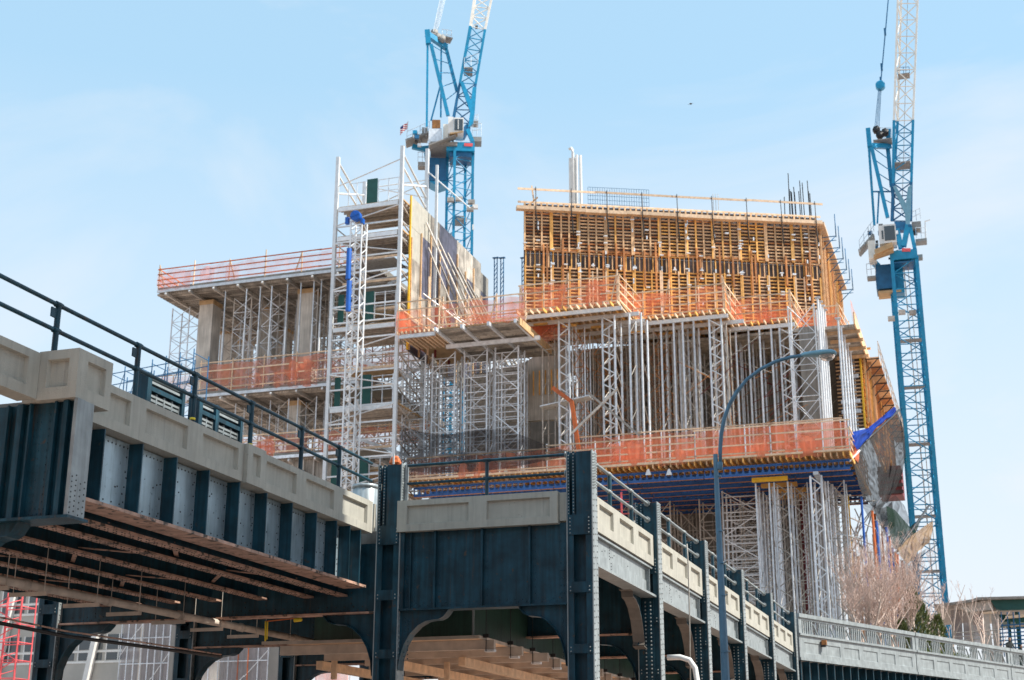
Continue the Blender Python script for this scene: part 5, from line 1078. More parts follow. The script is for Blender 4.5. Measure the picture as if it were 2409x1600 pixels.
cloth('dark_debris_net', 'torn black net trailing lowest beside the crane mast foot', 'bnet', [[(2128, 1290), (2150, 1310), (2165, 1300), (2180, 1290)], [(2125, 1330), (2140, 1345), (2152, 1340), (2165, 1325)], [(2128, 1365), (2138, 1385), (2146, 1380), (2152, 1360)]], [108, 111, 114, 118], .3, 9)
cloth('dark_debris_net', 'grey net strip hanging straight down left of the green net', 'gnet', [[(2052, 1192), (2070, 1196), (2085, 1192), (2098, 1180)], [(2062, 1215), (2078, 1225), (2092, 1218), (2102, 1205)], [(2075, 1245), (2086, 1250), (2096, 1245), (2106, 1235)]], [104, 106, 109, 112], .3, 10)
cloth('green_debris_net', 'dark green net hanging left of the tan net', 'greennet', [[(2085, 1190), (2105, 1200), (2140, 1240), (2170, 1215)], [(2090, 1240), (2108, 1260), (2130, 1265), (2155, 1250)], [(2098, 1282), (2112, 1295), (2125, 1290), (2138, 1275)]], [105, 109, 113, 119], .3, 5)
cloth('tan_debris_net', 'tan torn debris net sagging in front of the crane mast foot', 'tannet', [[(2112, 1290), (2140, 1262), (2170, 1240), (2195, 1225)], [(2118, 1308), (2145, 1285), (2172, 1262), (2194, 1245)], [(2130, 1322), (2150, 1318), (2172, 1290), (2190, 1266)]], [108, 112, 117, 121], .3, 6)
for i, (a, c, ya, yb, lb) in enumerate((((2004, 1068), (2116, 964), 100.3, 117.5, 'long dark outrigger pole along the top of the grey net'), ((1998, 1085), (2022, 1060), 99, 101, 'short pale outrigger tube at the deck corner'), ((2108, 1300), (2185, 1190), 108, 120, 'pole carrying the tan net'))):
    b = MB(); b.tube([PY(*a, ya), PY(*c, yb)], .09 if i != 1 else .08, 6); tag(b.build('outrigger_pole', M['black' if i != 1 else 'aluw']), lb, 'pole')
# coloured props low on the right
random.seed(8)
for i, (px, yt, yb, m) in enumerate(((2026, 1168, 1330, 'hoistblue'), (2031, 1240, 1420, 'oranget'), (2052, 1202, 1330, 'oranget'), (2058, 1210, 1400, 'oranget'), (2062, 1225, 1340, 'hoistblue'), (2068, 1235, 1400, 'alu'), (2074, 1252, 1380, 'oranget'), (2085, 1240, 1420, 'hoistblue'), (2092, 1262, 1400, 'oranget'), (2100, 1290, 1400, 'hoistblue'), (2106, 1300, 1420, 'oranget'), (2111, 1305, 1430, 'oranget'), (2122, 1320, 1430, 'red'), (2009, 1300, 1440, 'hoistblue'), (2019, 1310, 1440, 'rustwood'), (2040, 1330, 1440, 'rustwood'), (2048, 1300, 1440, 'tubed'), (2036, 1285, 1430, 'tubed'))):
    y = 100+random.uniform(-1, 8); p = PY(px, yt, y); cn = {'hoistblue': 'blue', 'oranget': 'orange-red', 'alu': 'pale', 'red': 'dark red', 'rustwood': 'rust brown', 'tubed': 'grey'}[m]
    cnt_ = globals().setdefault('cnt', {}); cnt_[cn] = cnt_.get(cn, -1)+1
    T = thing('steel_prop', '%s prop below the debris nets, %s of its colour from the left' % (cn, ORD[cnt_[cn]]), 'prop', (p.x, y, 0), 0, '%s props below the debris nets' % cn); pole(T, 'tube', m, (0, 0, 0), (0, 0, p.z), .085); box(T, 'head_plate', 'tubed', (-.13, -.13, p.z), (.13, .13, p.z+.04))
T = thing('tube_scaffold', 'tangle of thin scaffold tubes between the yellow post and the coloured props', 'scaffold')
for k in range(16):
    y = 101+random.uniform(0, 6); a = PY(random.uniform(1965, 2020), random.uniform(1170, 1420), y); c = PY(random.uniform(2020, 2075), random.uniform(1170, 1400), y); pole(T, 'tube', random.choice(('tubed', 'alu', 'tubed')), a, c, .045)
for k in range(7): p = PY(1972+k*14, 1300, 104); pole(T, 'standard', 'tubed', (p.x, 104, 0), (p.x, 104, 19), .045)
# ------------------------------------------------------------------ cranes
def lattice(T, m, A, B, n, rc, rl, faces=((0, 1), (1, 2), (2, 3), (3, 0)), horiz=True, cn='chord', ln='lacing', ml=None, cross=False):
    A = [V(a) for a in A]; B = [V(a) for a in B]
    for a, c in zip(A, B): bar(T, cn, m, a, c, rc*2, rc*2)
    for f, (i, j) in enumerate(faces):
        for k in range(n):
            t0, t1 = k/n, (k+1)/n; a, c = (i, j) if (k+f) % 2 else (j, i)
            pole(T, ln, ml or m, A[a].lerp(B[a], t0), A[c].lerp(B[c], t1), rl)
            if cross: pole(T, ln, ml or m, A[c].lerp(B[c], t0), A[a].lerp(B[a], t1), rl)
            if horiz: pole(T, ln, ml or m, A[i].lerp(B[i], t0), A[j].lerp(B[j], t0), rl)
def crane_frame(px, py, Y):
    c = PY(px, py, Y); r = V((c.y, -c.x, 0)).normalized(); aw = V((-r.y, r.x, 0)); rz = atan2(r.y, r.x); base = V((c.x, c.y, 0))
    def PC(x, y, d=0):
        dr = ray(x, y); o = base+aw*d; t = (o-EYE).dot(aw)/dr.dot(aw); w = EYE+dr*t; l = w-base; return V((l.dot(r), l.dot(aw), w.z))
    return base, rz, PC
def cuboid(T, name, m, PC, x0, y0, x1, y1, d0, d1):      # screen rectangle extruded in depth
    a = PC(x0, y1, d0); c = PC(x1, y0, d0); return box(T, name, m, (a.x, d0, a.z), (c.x, d1, c.z))
def guardcage(T, PC, pts, d, h, m='alu'):
    P = [PC(x, y, d) for x, y in pts]
    for a, c in zip(P, P[1:]):
        for k in (1, .5): pole(T, 'walkway_rail', m, a+V((0, 0, h*k)), c+V((0, 0, h*k)), .03)
    for i in range(len(P)-1):
        for t in (0, .5, 1): q = P[i].lerp(P[i+1], t); pole(T, 'walkway_post', m, q, q+V((0, 0, h)), .03)
# ---- left crane
base, rz, PC = crane_frame(1081, 470, 128.0)
T = thing('tower_crane', 'blue luffing tower crane rising behind the hoist tower, flag on its deck', 'crane', base, rz)
th = radians(22); hw = 1.02; cor = [(hw*(cos(th)*i-sin(th)*j), hw*(sin(th)*i+cos(th)*j)) for i, j in ((-1, -1), (1, -1), (1, 1), (-1, 1))]
zt = PC(1081, 352).z
lattice(T, 'craneb', [(x, y, 30) for x, y in cor], [(x, y, zt) for x, y in cor], 22, .14, .05)
cuboid(T, 'slewing_ring', 'craneb', PC, 1050, 335, 1117, 354, -1.4, 1.5); cuboid(T, 'ring_collar', 'craned', PC, 1058, 354, 1110, 368, -1.15, 1.15); bar(T, 'name_plate', 'pink', PC(1092, 340, -1.45), PC(1112, 341, -1.45), .02, .35)
cuboid(T, 'machine_deck', 'grating', PC, 1012, 334, 1076, 341, -1.7, 1.7); bar(T, 'machine_deck', 'grating', PC(955, 338, .6), PC(1012, 318, .6), 1.9, .18)
cuboid(T, 'machine_house', 'alu', PC, 1008, 303, 1040, 336, -1.5, .6); cuboid(T, 'machine_house', 'cranew', PC, 1042, 292, 1056, 326, -1.2, .5); cuboid(T, 'winch_drum', 'rustwood', PC, 1016, 282, 1036, 303, .2, 1.4); cuboid(T, 'control_box', 'tubed', PC, 970, 316, 988, 330, .2, 1.2); cuboid(T, 'control_box', 'grating', PC, 992, 300, 1006, 326, .3, 1.4)
cab = cuboid(T, 'cab_body', 'white', PC, 1054, 275, 1067, 314, -2.4, -.9); cf = cuboid(T, 'cab_front', 'white', PC, 1067, 277, 1091, 313, -2.6, -.9); under(cuboid(T, 'cab_window', 'glass', PC, 1069, 280, 1089, 306, -2.68, -2.605), cf); bar(T, 'window_bar', 'white', PC(1078, 282, -2.7), PC(1078, 304, -2.7), .08); bar(T, 'cab_floor', 'ply', PC(1058, 318, -2.2), PC(1090, 314, -2.2), .9, .14)
bar(T, 'cab_walkway', 'grating', PC(1010, 346, -1.9), PC(1072, 322, -1.9), 1.1, .1)
cuboid(T, 'counterweight', 'craned', PC, 1000, 372, 1050, 424, .2, 2.4); b = MB(); pp_ = [PC(1010, 424, .3), PC(1050, 424, .3), PC(1050, 430, .3), PC(1030, 437, .3), PC(1012, 428, .3)]; b.poly(pp_, (0, 2, 0)); b.build('counterweight_base', M['craneb'], T); bar(T, 'counterweight_link', 'craneb', PC(1003, 345, 1), PC(1006, 375, 1), .5, .6); bar(T, 'counterweight_link', 'craneb', PC(970, 345, 1), PC(1000, 352, 1), .4, .5); cuboid(T, 'hung_platform', 'grating', PC, 983, 381, 1004, 391, -.4, .6)
guardcage(T, PC, ((957, 332), (988, 318), (1010, 308)), -.4, 1.1); guardcage(T, PC, ((983, 381), (1004, 381)), -.4, 1.1); guardcage(T, PC, ((1112, 322), (1132, 320)), .2, 1.5); cuboid(T, 'side_platform', 'grating', PC, 1110, 322, 1133, 332, -.6, .8); guardcage(T, PC, ((1112, 292), (1124, 290)), .6, 1.0); cuboid(T, 'side_platform', 'grating', PC, 1110, 284, 1125, 292, .2, 1)
# A-frame
tl = PC(1009, 90, -.8); tr = PC(1046, 105, .9)
for d, (xa, ya), (xb, yb), w in ((-1.0, (1054, 272), (1014, 105), .36), (1.0, (1075, 215), (1048, 108), .34)): bar(T, 'a_frame_strut', 'craneb', PC(xa, ya, d), PC(xb, yb, d), w, w)
for d, (xa, ya), (xb, yb), w in ((-1.0, (1004, 298), (1006, 95), .22), (1.0, (1037, 276), (1038, 110), .18), (0, (1014, 284), (1035, 205), .16)): bar(T, 'a_frame_tie', 'craneb', PC(xa, ya, d), PC(xb, yb, d), w, w)
for k in range(5):
    t0, t1 = k/5, (k+1)/5; a0, a1 = PC(1014, 105, -1), PC(1054, 272, -1); c0, c1 = PC(1048, 108, 1), PC(1075, 215, 1); pole(T, 'a_frame_lacing', 'craneb', a0.lerp(a1, t0), c0.lerp(c1, t1), .05)
bar(T, 'head_beam', 'craneb', PC(1004, 80, -1), PC(1050, 112, 1), .5, .6); bar(T, 'head_beam', 'craneb', PC(1005, 72, -1), PC(1008, 104, -1), .55, .55); bar(T, 'head_walkway', 'grating', PC(1012, 84, .2), PC(1062, 96, .8), 1.2, .14)
for x, y in ((1022, 78), (1030, 88), (1040, 92)): a = PC(x, y, 0); pole(T, 'sheave', 'grating', a+V((0, -.25, 0)), a+V((0, .25, 0)), .42)
guardcage(T, PC, ((1040, 92), (1062, 95)), .9, 1.2)
for i in range(5): pole(T, 'pendant_rope', 'alu', PC(1019+2.6*i, 74, -.3+.15*i), PC(1040+3.2*i, -25, -.3+.15*i), .035)
# jib: foot, blue part, white part
J0 = [PC(1064, 290, -.9), PC(1105, 290, -.9), PC(1105, 290, .9), PC(1066, 290, .9)]; J1 = [PC(1082, 195, -.9), PC(1119, 198, -.9), PC(1119, 198, .9), PC(1082, 195, .9)]; J2 = [PC(1106, 62, -.9), PC(1141, 70, -.9), PC(1141, 70, .9), PC(1108, 62, .9)]; J3 = [PC(1120, -30, -.9), PC(1162, -30, -.9), PC(1162, -30, .9), PC(1122, -30, .9)]
lattice(T, 'craned', J0, J1, 3, .12, .06, cn='jib_chord', ln='jib_lacing', cross=True); lattice(T, 'craneb', J1, J2, 5, .13, .055, cn='jib_chord', ln='jib_lacing'); lattice(T, 'cranew', J2, J3, 4, .12, .055, cn='jib_chord', ln='jib_lacing')
b = MB(); b.poly([PC(x, y, -1.2) for x, y in ((1082, 193), (1090, 192), (1108, 235), (1112, 205), (1121, 205), (1117, 262), (1113, 290), (1102, 300), (1106, 262))], (0, .35, 0)); b.build('jib_yoke', M['craneb'], T)
bar(T, 'jib_foot', 'craned', PC(1100, 300, -.8), PC(1086, 325, -.8), .6, .6); bar(T, 'jib_foot', 'craneb', PC(1100, 305, -1), PC(1112, 335, -1), .4, .4)
cuboid(T, 'jib_platform', 'grating', PC, 1092, 158, 1112, 160, -1.0, .8); guardcage(T, PC, ((1092, 160), (1124, 150)), -1.05, 1.2); cuboid(T, 'jib_lamp', 'black', PC, 1118, 60, 1124, 64, -.2, .2)
for x, y, m in ((1060, 473, 'tubed'), (1080, 471, 'tubed'), (1109, 478, 'tubed'), (1106, 495, 'tubed')):
    a = PC(x, y, -1.6); box(T, 'floodlight', m, (a.x-.35, -2.0, a.z-.15), (a.x+.35, -1.5, a.z+.25))
a = PC(1118, 487, -1.8); box(T, 'floodlight_glass', 'white', (a.x-.28, -2.0, a.z-.2), (a.x+.28, -1.6, a.z+.2))
cuboid(T, 'mast_landing', 'grating', PC, 1064, 508, 1092, 518, -.8, .8); cuboid(T, 'mast_disc', 'white', PC, 1095, 512, 1099, 522, -1.4, -1.3); cuboid(T, 'mast_disc', 'white', PC, 1111, 528, 1115, 540, -1.2, -1.1)
T = thing('flag', 'small striped flag with dark blue corner flying from the left crane deck', 'flag', base, rz)
a = PC(958, 312, -.4); c = PC(960, 285, -.4); pole(T, 'flagpole', 'alu', a, c, .03); b = MB()
for k in range(6): x0 = c.x-.02-.13*k; b.quad((x0, -.4+.06*sin(k*1.3), c.z-.1-.1*k), (x0-.13, -.4+.06*sin((k+1)*1.3), c.z-.1-.1*(k+1)), (x0-.13, -.4+.06*sin((k+1)*1.3), c.z-.8-.14*(k+1)), (x0, -.4+.06*sin(k*1.3), c.z-.8-.14*k))
b.build('flag_cloth', M['flag'], T)
random.seed(61)
TL_ = [o for o in bpy.data.objects if o.name == 'tower_crane'][0]
for k in range(34):
    x = random.uniform(965, 1110); y = 336-(x-965)*.16+random.uniform(-26, 14); a = PC(x, y, random.uniform(-1.5, 1.2)); s = random.uniform(.12, .5); box(TL_, 'deck_fitting', random.choice(('craneb', 'craned', 'grating', 'alu', 'black')), (a.x-s*.5, a.y-s*.4, a.z-s*.3), (a.x+s*.5, a.y+s*.4, a.z+s*.5))
# ---- right crane
base, rz, PC = crane_frame(2132, 700, 138.0)
T = thing('tower_crane', 'blue luffing tower crane with white jib standing at the right of the site', 'crane', base, rz)
hw = (PC(2162, 700).x-PC(2103, 700).x)/2; th = radians(6); cor = [(hw*(cos(th)*i-sin(th)*j), hw*(sin(th)*i+cos(th)*j)) for i, j in ((-1, -1), (1, -1), (1, 1), (-1, 1))]
zt = PC(2125, 615).z; x_off = PC(2126, 620).x
lattice(T, 'craneb', [(x, y, 9) for x, y in cor], [(x, y, zt) for x, y in cor], 26, .17, .055)
for y in (795, 905, 1040, 1210, 1340): cuboid(T, 'mast_landing', 'grating', PC, 2108+(y-700)*.08, y, 2160+(y-700)*.08, y+5, -.6, .6)
for x, y in ((2122, 736), (2147, 737), (2097, 751)): a = PC(x, y, -1.5); box(T, 'floodlight', 'tubed', (a.x-.32, -1.9, a.z-.2), (a.x+.32, -1.4, a.z+.2))
pole(T, 'mast_ladder', 'tubed', (.3, .2, 10), (.0, .2, zt), .06); pole(T, 'mast_ladder', 'tubed', (.75, .2, 10), (.4, .2, zt), .04)
cuboid(T, 'slewing_ring', 'craneb', PC, 2094, 585, 2157, 612, -1.4, 1.5); cuboid(T, 'ring_collar', 'craned', PC, 2098, 612, 2150, 620, -1.2, 1.2); bar(T, 'name_plate', 'pink', PC(2122, 588, -1.45), PC(2142, 588, -1.45), .02, .35)
cuboid(T, 'machine_house', 'cranew', PC, 2044, 565, 2058, 608, -1.4, .6); bar(T, 'machine_deck', 'grating', PC(2022, 596, .5), PC(2056, 558, .5), 1.8, .2); bar(T, 'cab_walkway', 'ply', PC(2056, 606, -1.8), PC(2102, 590, -1.8), 1.2, .16); bar(T, 'cab_walkway', 'ply', PC(2060, 596, -2.2), PC(2100, 578, -2.2), .9, .5)
cuboid(T, 'cab_body', 'white', PC, 2069, 530, 2080, 574, -2.4, -.8); cf = cuboid(T, 'cab_front', 'white', PC, 2080, 526, 2106, 572, -2.6, -.8); under(cuboid(T, 'cab_window', 'glass', PC, 2082, 530, 2104, 566, -2.68, -2.605), cf); cuboid(T, 'cab_window', 'glass', PC, 2075, 542, 2079, 562, -2.45, -2.405)
cuboid(T, 'counterweight', 'craned', PC, 2062, 620, 2104, 680, .2, 2.6); cuboid(T, 'counterweight', 'craneb', PC, 2098, 632, 2124, 690, .5, 2.4); cuboid(T, 'counterweight_base', 'ply', PC, 2066, 680, 2120, 690, .3, 2.3); bar(T, 'counterweight_link', 'craneb', PC(2050, 612, 1), PC(2066, 628, 1), .5, .6); cuboid(T, 'hung_platform', 'grating', PC, 2040, 648, 2060, 655, -.3, .7)
guardcage(T, PC, ((2023, 592), (2044, 560), (2056, 545)), -.4, 1.2); guardcage(T, PC, ((2040, 648), (2060, 645)), -.4, 1.2); cuboid(T, 'side_platform', 'grating', PC, 2146, 520, 2166, 540, -.2, .9); guardcage(T, PC, ((2146, 524), (2166, 514)), -.2, 1.1); cuboid(T, 'side_platform', 'grating', PC, 2154, 560, 2180, 568, -.4, .9); guardcage(T, PC, ((2156, 560), (2180, 560)), -.4, 1.1); bar(T, 'davit_arm', 'white', PC(2177, 560, 0), PC(2176, 520, 0), .09); bar(T, 'davit_arm', 'white', PC(2176, 521, 0), PC(2188, 517, 0), .08); cuboid(T, 'side_platform', 'grating', PC, 2158, 598, 2170, 606, -.4, .6)
for d, (xa, ya), (xb, yb), w in ((-1.0, (2088, 512), (2050, 345), .36), (1.0, (2102, 480), (2090, 350), .3)): bar(T, 'a_frame_strut', 'craneb', PC(xa, ya, d), PC(xb, yb, d), w, w)
for d, (xa, ya), (xb, yb), w in ((-1.0, (2057, 530), (2044, 345), .24), (1.0, (2095, 440), (2086, 350), .18), (0, (2064, 526), (2068, 450), .16)): bar(T, 'a_frame_tie', 'craneb', PC(xa, ya, d), PC(xb, yb, d), w, w)
bar(T, 'a_frame_cross', 'craneb', PC(2052, 451, -1), PC(2095, 451, 1), .12, .14)
for k in range(5):
    t0, t1 = k/5, (k+1)/5; a0, a1 = PC(2050, 345, -1), PC(2086, 500, -1); c0, c1 = PC(2090, 350, 1), PC(2102, 480, 1); pole(T, 'a_frame_lacing', 'craneb', a0.lerp(a1, t0), c0.lerp(c1, t1), .05)
bar(T, 'head_beam', 'craneb', PC(2048, 343, -1), PC(2094, 345, 1), .4, .5); bar(T, 'head_beam', 'craneb', PC(2042, 303, -1), PC(2046, 346, -1), .45, .5); bar(T, 'head_beam', 'craneb', PC(2090, 305, .9), PC(2090, 346, .9), .4, .45); cuboid(T, 'head_walkway', 'grating', PC, 2054, 326, 2098, 329, -.6, .9); guardcage(T, PC, ((2066, 326), (2098, 326)), .8, 1.2)
for x, y in ((2062, 306), (2070, 318), (2082, 312)): a = PC(x, y, 0); pole(T, 'sheave', 'black', a+V((0, -.25, 0)), a+V((0, .25, 0)), .4)
for i in range(4): pole(T, 'pendant_rope', 'craned', PC(2058+3.3*i, 300, -.2+.12*i), PC(2067+2*i, 208, -.2+.12*i), .03)
a = PC(2071, 202); b = MB()
for k, (yy, rr) in enumerate(((-.35, .4), (-.3, .48), (.3, .48), (.35, .4))):
    for j in range(14): b.v.append((a.x+rr*cos(2*pi*j/14), yy, a.z+rr*sin(2*pi*j/14)))
for k in range(3):
    for j in range(14): b.f.append((k*14+j, k*14+(j+1) % 14, (k+1)*14+(j+1) % 14, (k+1)*14+j))
b.f.append(tuple(range(14))); b.f.append(tuple(range(42, 56))); b.build('pulley_block', M['craneb'], T)
pole(T, 'pendant_link', 'craned', PC(2072, 195), PC(2092, -25), .06); 
for x, y in ((2072, 190), (2074, 158), (2082, 75)): a = PC(x, y); box(T, 'pendant_joint', 'craned', (a.x-.1, -.1, a.z-.4), (a.x+.1, .1, a.z+.4))
J0 = [PC(2098, 520, -.9), PC(2143, 520, -.9), PC(2143, 520, .9), PC(2100, 520, .9)]; J1 = [PC(2101, 432, -.9), PC(2144, 430, -.9), PC(2144, 430, .9), PC(2102, 432, .9)]; J2 = [PC(2103, 284, -.9), PC(2148, 283, -.9), PC(2148, 283, .9), PC(2112, 284, .9)]; J3 = [PC(2113, -30, -.9), PC(2160, -30, -.9), PC(2160, -30, .9), PC(2121, -30, .9)]
lattice(T, 'craned', J0, J1, 3, .13, .06, cn='jib_chord', ln='jib_lacing', cross=True); lattice(T, 'craneb', J1, J2, 5, .13, .055, cn='jib_chord', ln='jib_lacing'); lattice(T, 'cranew', J2, J3, 8, .10, .055, cn='jib_chord', ln='jib_lacing')
b = MB(); b.poly([PC(x, y, -1.2) for x, y in ((2100, 438), (2108, 438), (2131, 478), (2136, 440), (2145, 434), (2143, 500), (2140, 530), (2131, 535), (2129, 503))], (0, .35, 0)); b.build('jib_yoke', M['lamphead'], T)
bar(T, 'jib_foot', 'craneb', PC(2136, 530, -1), PC(2126, 580, -1), .45, .5); bar(T, 'jib_foot', 'craned', PC(2104, 535, -.6), PC(2136, 535, -.6), .8, .9); bar(T, 'jib_foot', 'craneb', PC(2110, 540, -.8), PC(2120, 585, -.8), .5, .5); bar(T, 'jib_foot', 'craneb', PC(2140, 530, -1), PC(2152, 585, -1), .35, .35)
cuboid(T, 'jib_platform', 'grating', PC, 2104, 380, 2146, 382, -1, .8); guardcage(T, PC, ((2118, 384), (2142, 384)), -1.05, 1.2); cuboid(T, 'jib_platform', 'grating', PC, 2112, 172, 2140, 174, -.6, .6); guardcage(T, PC, ((2112, 173), (2140, 172)), -.7, .7, 'craned')
pole(T, 'jib_rope', 'tubed', PC(2122, 500), PC(2136, -20), .03)
for k in range(34):
    x = random.uniform(2035, 2165); y = random.uniform(530, 612); a = PC(x, y, random.uniform(-1.3, 1.3)); s = random.uniform(.12, .5); box(T, 'deck_fitting', random.choice(('craneb', 'craned', 'grating', 'alu', 'black')), (a.x-s*.5, a.y-s*.4, a.z-s*.3), (a.x+s*.5, a.y+s*.4, a.z+s*.5))
# ------------------------------------------------------------------ bird
p = PY(1625, 245, 150); T = thing('bird', 'tiny dark bird flying high right of the left crane', 'bird', p)
b = MB(); b.v = [(-.45, 0, .02), (-.2, .12, .06), (0, 0, .05), (.22, .1, .1), (.5, 0, .0), (0, -.3, .0), (.04, .3, .02), (0, .02, -.07), (-.2, -.02, .03), (.22, -.02, .06)]; b.f = [(0, 1, 2, 8), (2, 3, 4, 9), (8, 2, 7), (2, 9, 7), (7, 2, 6), (2, 5, 7), (8, 7, 5), (9, 5, 7)]; b.build('body', M['black'], T, False)
# ------------------------------------------------------------------ trees on the far viaduct
random.seed(91)
def bare_tree(label, x, y, z0, h, sp=1.0, dens=1.0, lean=0):
    T = thing('bare_tree', label, 'tree', (x, y, z0), 0, 'bare trees on the far viaduct')
    tr = MB(); cr = MB()
    def grow(p, d, l, r, lev):
        n = 3; pts = [p]; rr = [r]; q = p.copy()
        for k in range(n):
            d = (d+V((random.uniform(-.18, .18), random.uniform(-.18, .18), random.uniform(-.02, .14)))).normalized(); q = q+d*l/n; pts.append(q.copy()); rr.append(max(.006, r*(1-.55*(k+1)/n)))
        (tr if lev < 2 else cr).tube(pts, rr, 5 if lev < 2 else 3, cap=False)
        if lev >= 4: return
        m = {0: 9, 1: 5, 2: 4, 3: 3}[lev]; m = max(2, int(m*dens))
        for k in range(m):
            t = random.uniform(.25 if lev == 0 else .2, 1); i = min(int(t*n), n-1); b_ = pts[i].lerp(pts[i+1], t*n-i); a = random.uniform(0, 2*pi); up_ = random.uniform(.5, 1.1)
            nd = V((cos(a)*sp, sin(a)*sp, up_)).normalized()
            grow(b_, nd, l*random.uniform(.38, .58), max(.006, r*.45*(1-.4*t)), lev+1)
    for s in range(random.choice((1, 2, 2))): grow(V((random.uniform(-.2, .2), random.uniform(-.2, .2), 0)), V((lean+random.uniform(-.15, .15), random.uniform(-.1, .1), 1)).normalized(), h*random.uniform(.55, .75), .075+.007*h, 0)
    tr.build('trunk', M['bark'], T, False); cr.build('crown', M['twig'], T, False)
spots = [(1985, 1190+95, 83, .55), (2003, 1265, 86, .55), (2022, 1300, 84, .6), (2040, 1280, 88, .55), (2058, 1320, 85, .6), (2074, 1290, 89, .55), (2088, 1310, 86, .55), (2108, 1330, 88, .5), (2122, 1300, 91, .5), (2033, 1350, 82, .6), (2066, 1360, 83, .6), (2096, 1370, 84, .6), (2014, 1375, 81, .65), (2160, 1330, 93, .5), (2196, 1300, 96, .4), (2232, 1365, 94, .35), (2270, 1360, 97, .35), (2300, 1385, 97, .5), (2330, 1400, 99, .5)]
for i, (px, yt, y, sp) in enumerate(spots):
    p = PY(px, yt, y); bare_tree(('bare pinkish birch in the thicket above the balustrade, number %s from its near end' % (ORD+['eleven', 'twelve', 'thirteen'])[i]) if i < 13 else 'thin bare tree above the balustrade, %s right of the crane mast' % ORD[i-13], p.x, y, 8.9, p.z-8.9, sp, 1.0 if i < 14 else .55)
def conifer(label, px, yt, y, rad, z0=8.9):
    p = PY(px, yt, y); T = thing('conifer', label, 'tree', (p.x, y, z0)); h = p.z-z0; MB().tube([(0, 0, 0), (0, 0, h*.95)], [.09, .02], 6).build('trunk', M['bark'], T, False); b = MB()
    for k in range(900):
        t = random.random()**.8; z = h*(.06+.94*t); rr = rad*(1-t)**.75*random.uniform(.35, 1.1)+.05; a = random.uniform(0, 2*pi); c = V((rr*cos(a), rr*sin(a), z)); d = V((cos(a)*.5, sin(a)*.5, random.uniform(.5, 1.2))).normalized(); l = random.uniform(.16, .38); s = d.cross(V((random.random()-.5, random.random()-.5, random.random()-.5))).normalized()*random.uniform(.025, .06)
        i = len(b.v); b.v += [tuple(c-s), tuple(c+s), tuple(c+d*l)]; b.f.append((i, i+1, i+2))
    b.build('crown', M['needle'], T, False)
conifer('small green conifer above the balustrade left of the joint post', 2163, 1415, 90, 1.0); conifer('tallest green conifer beside the bare birches at the balustrade', 2143, 1385, 89, .95); conifer('brownish low conifer right of the green ones', 2205, 1450, 93, .7); conifer('low spreading conifer at the left foot of the green ones', 2118, 1462, 87.5, .9)
T = thing('shrub_row', 'low yellow-green shrubs glimpsed through the balustrade', 'shrub'); b = MB(); random.seed(2)
for k in range(900):
    s = random.uniform(13, 20); o = A0+V((cos(RZ), sin(RZ), 0))*s+V((-sin(RZ), cos(RZ), 0))*random.uniform(.4, .9); c = V((o.x, o.y, random.uniform(8.95, 9.35))); i = len(b.v); b.v += [tuple(c), tuple(c+V((random.uniform(-.06, .06), random.uniform(-.06, .06), .1))), tuple(c+V((.05, 0, .02)))]; b.f.append((i, i+1, i+2))
M['lime'] = mat('lime_leaf', (.26, .34, .03), .7, 0, .3, 9); tag(b.build('foliage', M['lime'], T, False), kind='stuff')
# ------------------------------------------------------------------ pavilion at the right edge
PYV = 118.0
T = thing('canopy_pavilion', 'dark green canopy building under construction at the right edge', 'building')
def q3(pts, d, th, name, m): b = MB(); b.poly([PY(x, y, PYV+d) for x, y in pts], (0, th, 0)); b.build(name, M[m], T)
q3(((2195, 1422), (2240, 1417), (2285, 1410), (2300, 1405), (2420, 1402), (2420, 1408), (2300, 1411), (2286, 1416), (2240, 1423), (2200, 1427)), -.3, 14, 'roof_slab', 'tubed')
q3(((2330, 1412), (2480, 1408), (2480, 1432), (2346, 1436)), .2, .3, 'fascia_beam', 'greendoor'); q3(((2240, 1424), (2330, 1412), (2338, 1434), (2280, 1440)), .3, 10, 'roof_truss', 'tubed'); q3(((2335, 1445), (2480, 1450), (2480, 1466), (2345, 1462)), 3, 5, 'ceiling_box', 'greendoor')
q3(((2310, 1440), (2345, 1438), (2345, 1442), (2312, 1444)), -.1, .3, 'timber_purlin', 'timber'); q3(((2365, 1449), (2412, 1445), (2412, 1451), (2366, 1455)), .0, .3, 'timber_purlin', 'timber'); q3(((2375, 1470), (2430, 1467), (2430, 1471), (2376, 1474)), .4, .3, 'timber_purlin', 'timber')
for xa, ya, xb, yb, w in ((2318, 1440, 2336, 1530, .5), (2340, 1440, 2350, 1535, .6), (2283, 1440, 2288, 1520, .25), (2372, 1450, 2378, 1560, .25), (2392, 1440, 2398, 1560, .3)): a = PY(xa, ya, PYV+1); c = PY(xb, yb, PYV+1); bar(T, 'post', 'tubed' if xa < 2360 else 'greendoor', V((a.x, a.y, a.z)), V((c.x, c.y, 0)), w, w)
for (xa, xb) in ((2236, 2262), (2264, 2284), (2288, 2318)): q3(((xa, 1436), (xb, 1434), (xb+4, 1515), (xa+4, 1510)), 2, .15, 'wall_sheet', 'shroud')
for i in range(7): y = 1470+i*9; pole(T, 'scaffold_tube', 'craned', PY(2350, y+2, PYV), PY(2430, y-3, PYV), .05)
for i in range(5): x = 2355+i*14; pole(T, 'scaffold_tube', 'craned', PY(x, 1440, PYV), PY(x+8, 1545, PYV), .045)
for i in range(3): pole(T, 'scaffold_tube', 'tubed', PY(2240, 1490+i*9, PYV-1), PY(2350, 1482+i*9, PYV-1), .04)
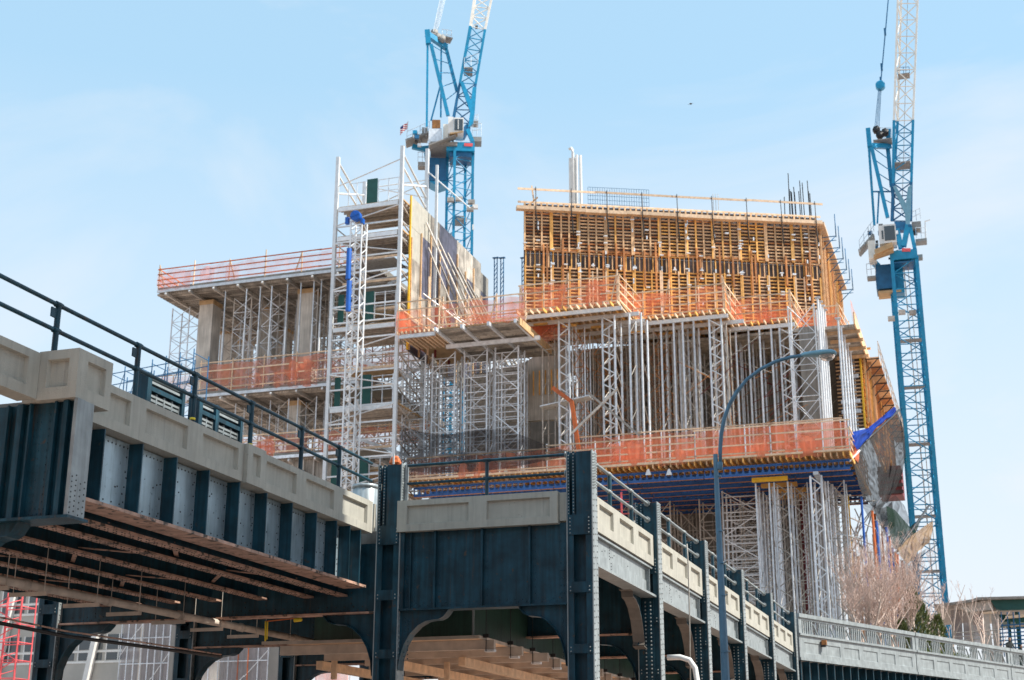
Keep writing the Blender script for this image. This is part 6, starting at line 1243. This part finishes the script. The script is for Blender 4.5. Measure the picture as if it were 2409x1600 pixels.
# people leaning behind the balustrade
def person(label, x, y, z0, h, jacket, turn=0, bend=.12):
    T = thing('person', label, 'person', (x, y, z0), turn)
    me = bpy.data.meshes.new('body'); s = h/1.75
    P = [(0, 0, .95), (0, -.02, 1.15), (0, -.06, 1.38), (0, -.10, 1.5), (0, -.13, 1.60), (0, -.14, 1.70), (.1, 0, .9), (.11, -.02, .5), (.11, .03, .08), (.12, -.14, .03), (-.1, 0, .9), (-.11, .02, .5), (-.11, .06, .08), (-.12, -.1, .03), (.2, -.06, 1.40), (.26, -.16, 1.14), (.2, -.38, 1.08), (.18, -.46, 1.07), (-.2, -.06, 1.40), (-.27, -.14, 1.14), (-.2, -.36, 1.07), (-.18, -.45, 1.06)]
    E_ = [(0, 1), (1, 2), (2, 3), (3, 4), (4, 5), (0, 6), (6, 7), (7, 8), (8, 9), (0, 10), (10, 11), (11, 12), (12, 13), (2, 14), (14, 15), (15, 16), (16, 17), (2, 18), (18, 19), (19, 20), (20, 21)]
    R_ = [.15, .15, .17, .06, .09, .07, .09, .065, .045, .04, .09, .065, .045, .04, .07, .05, .04, .035, .07, .05, .04, .035]
    me.from_pydata([(a*s, b_*s, c*s) for a, b_, c in P], E_, []); me.materials.append(M[jacket]); o = bpy.data.objects.new('body', me); COL.objects.link(o); o.parent = T
    md = o.modifiers.new('skin', 'SKIN'); sd = o.data.skin_vertices[0].data if o.data.skin_vertices else None
    if sd is None:
        bpy.context.view_layer.objects.active = o; sd = me.skin_vertices[0].data if me.skin_vertices else None
    if sd:
        for k, r in enumerate(R_): sd[k].radius = (r*s, r*s*.85)
        sd[0].use_root = True
    o.modifiers.new('smooth', 'SUBSURF').levels = 2
    hd = MB(); n = 12
    for k in range(9):
        t = k/8*pi
        for j in range(n): a = 2*pi*j/n; hd.v.append((.078*s*sin(t)*cos(a), -.15*s+(.095*s*sin(t)*sin(a))-(.012*s if (sin(a) < -.9 and 3 < k < 6) else 0), 1.66*s-.115*s*cos(pi-t)*-1 if 0 else 1.66*s+.118*s*cos(t)))
    for k in range(8):
        for j in range(n): hd.f.append((k*n+j, k*n+(j+1) % n, (k+1)*n+(j+1) % n, (k+1)*n+j))
    hd.sm = True; hd.build('face', M['skin'], T, False)
    hr = MB()
    for k in range(5):
        t = k/8*pi
        for j in range(n): a = 2*pi*j/n; hr.v.append((.085*s*sin(t)*cos(a), -.135*s+.1*s*sin(t)*sin(a), 1.67*s+.123*s*cos(t)))
    for k in range(4):
        for j in range(n): hr.f.append((k*n+j, k*n+(j+1) % n, (k+1)*n+(j+1) % n, (k+1)*n+j))
    hr.sm = True; hr.build('hair', M['hair'], T, False)
    return T
for px, yt, y, lb, jk, tn in ((2372, 1500, 97.5, 'person in dark olive jacket leaning behind the balustrade at the right', 'cloth', .5), (2397, 1517, 100, 'second person lower down at the right edge behind the balustrade', 'cloth', .9)):
    p = PY(px, yt, y); person(lb, p.x, y, p.z-1.78, 1.75, jk, tn)
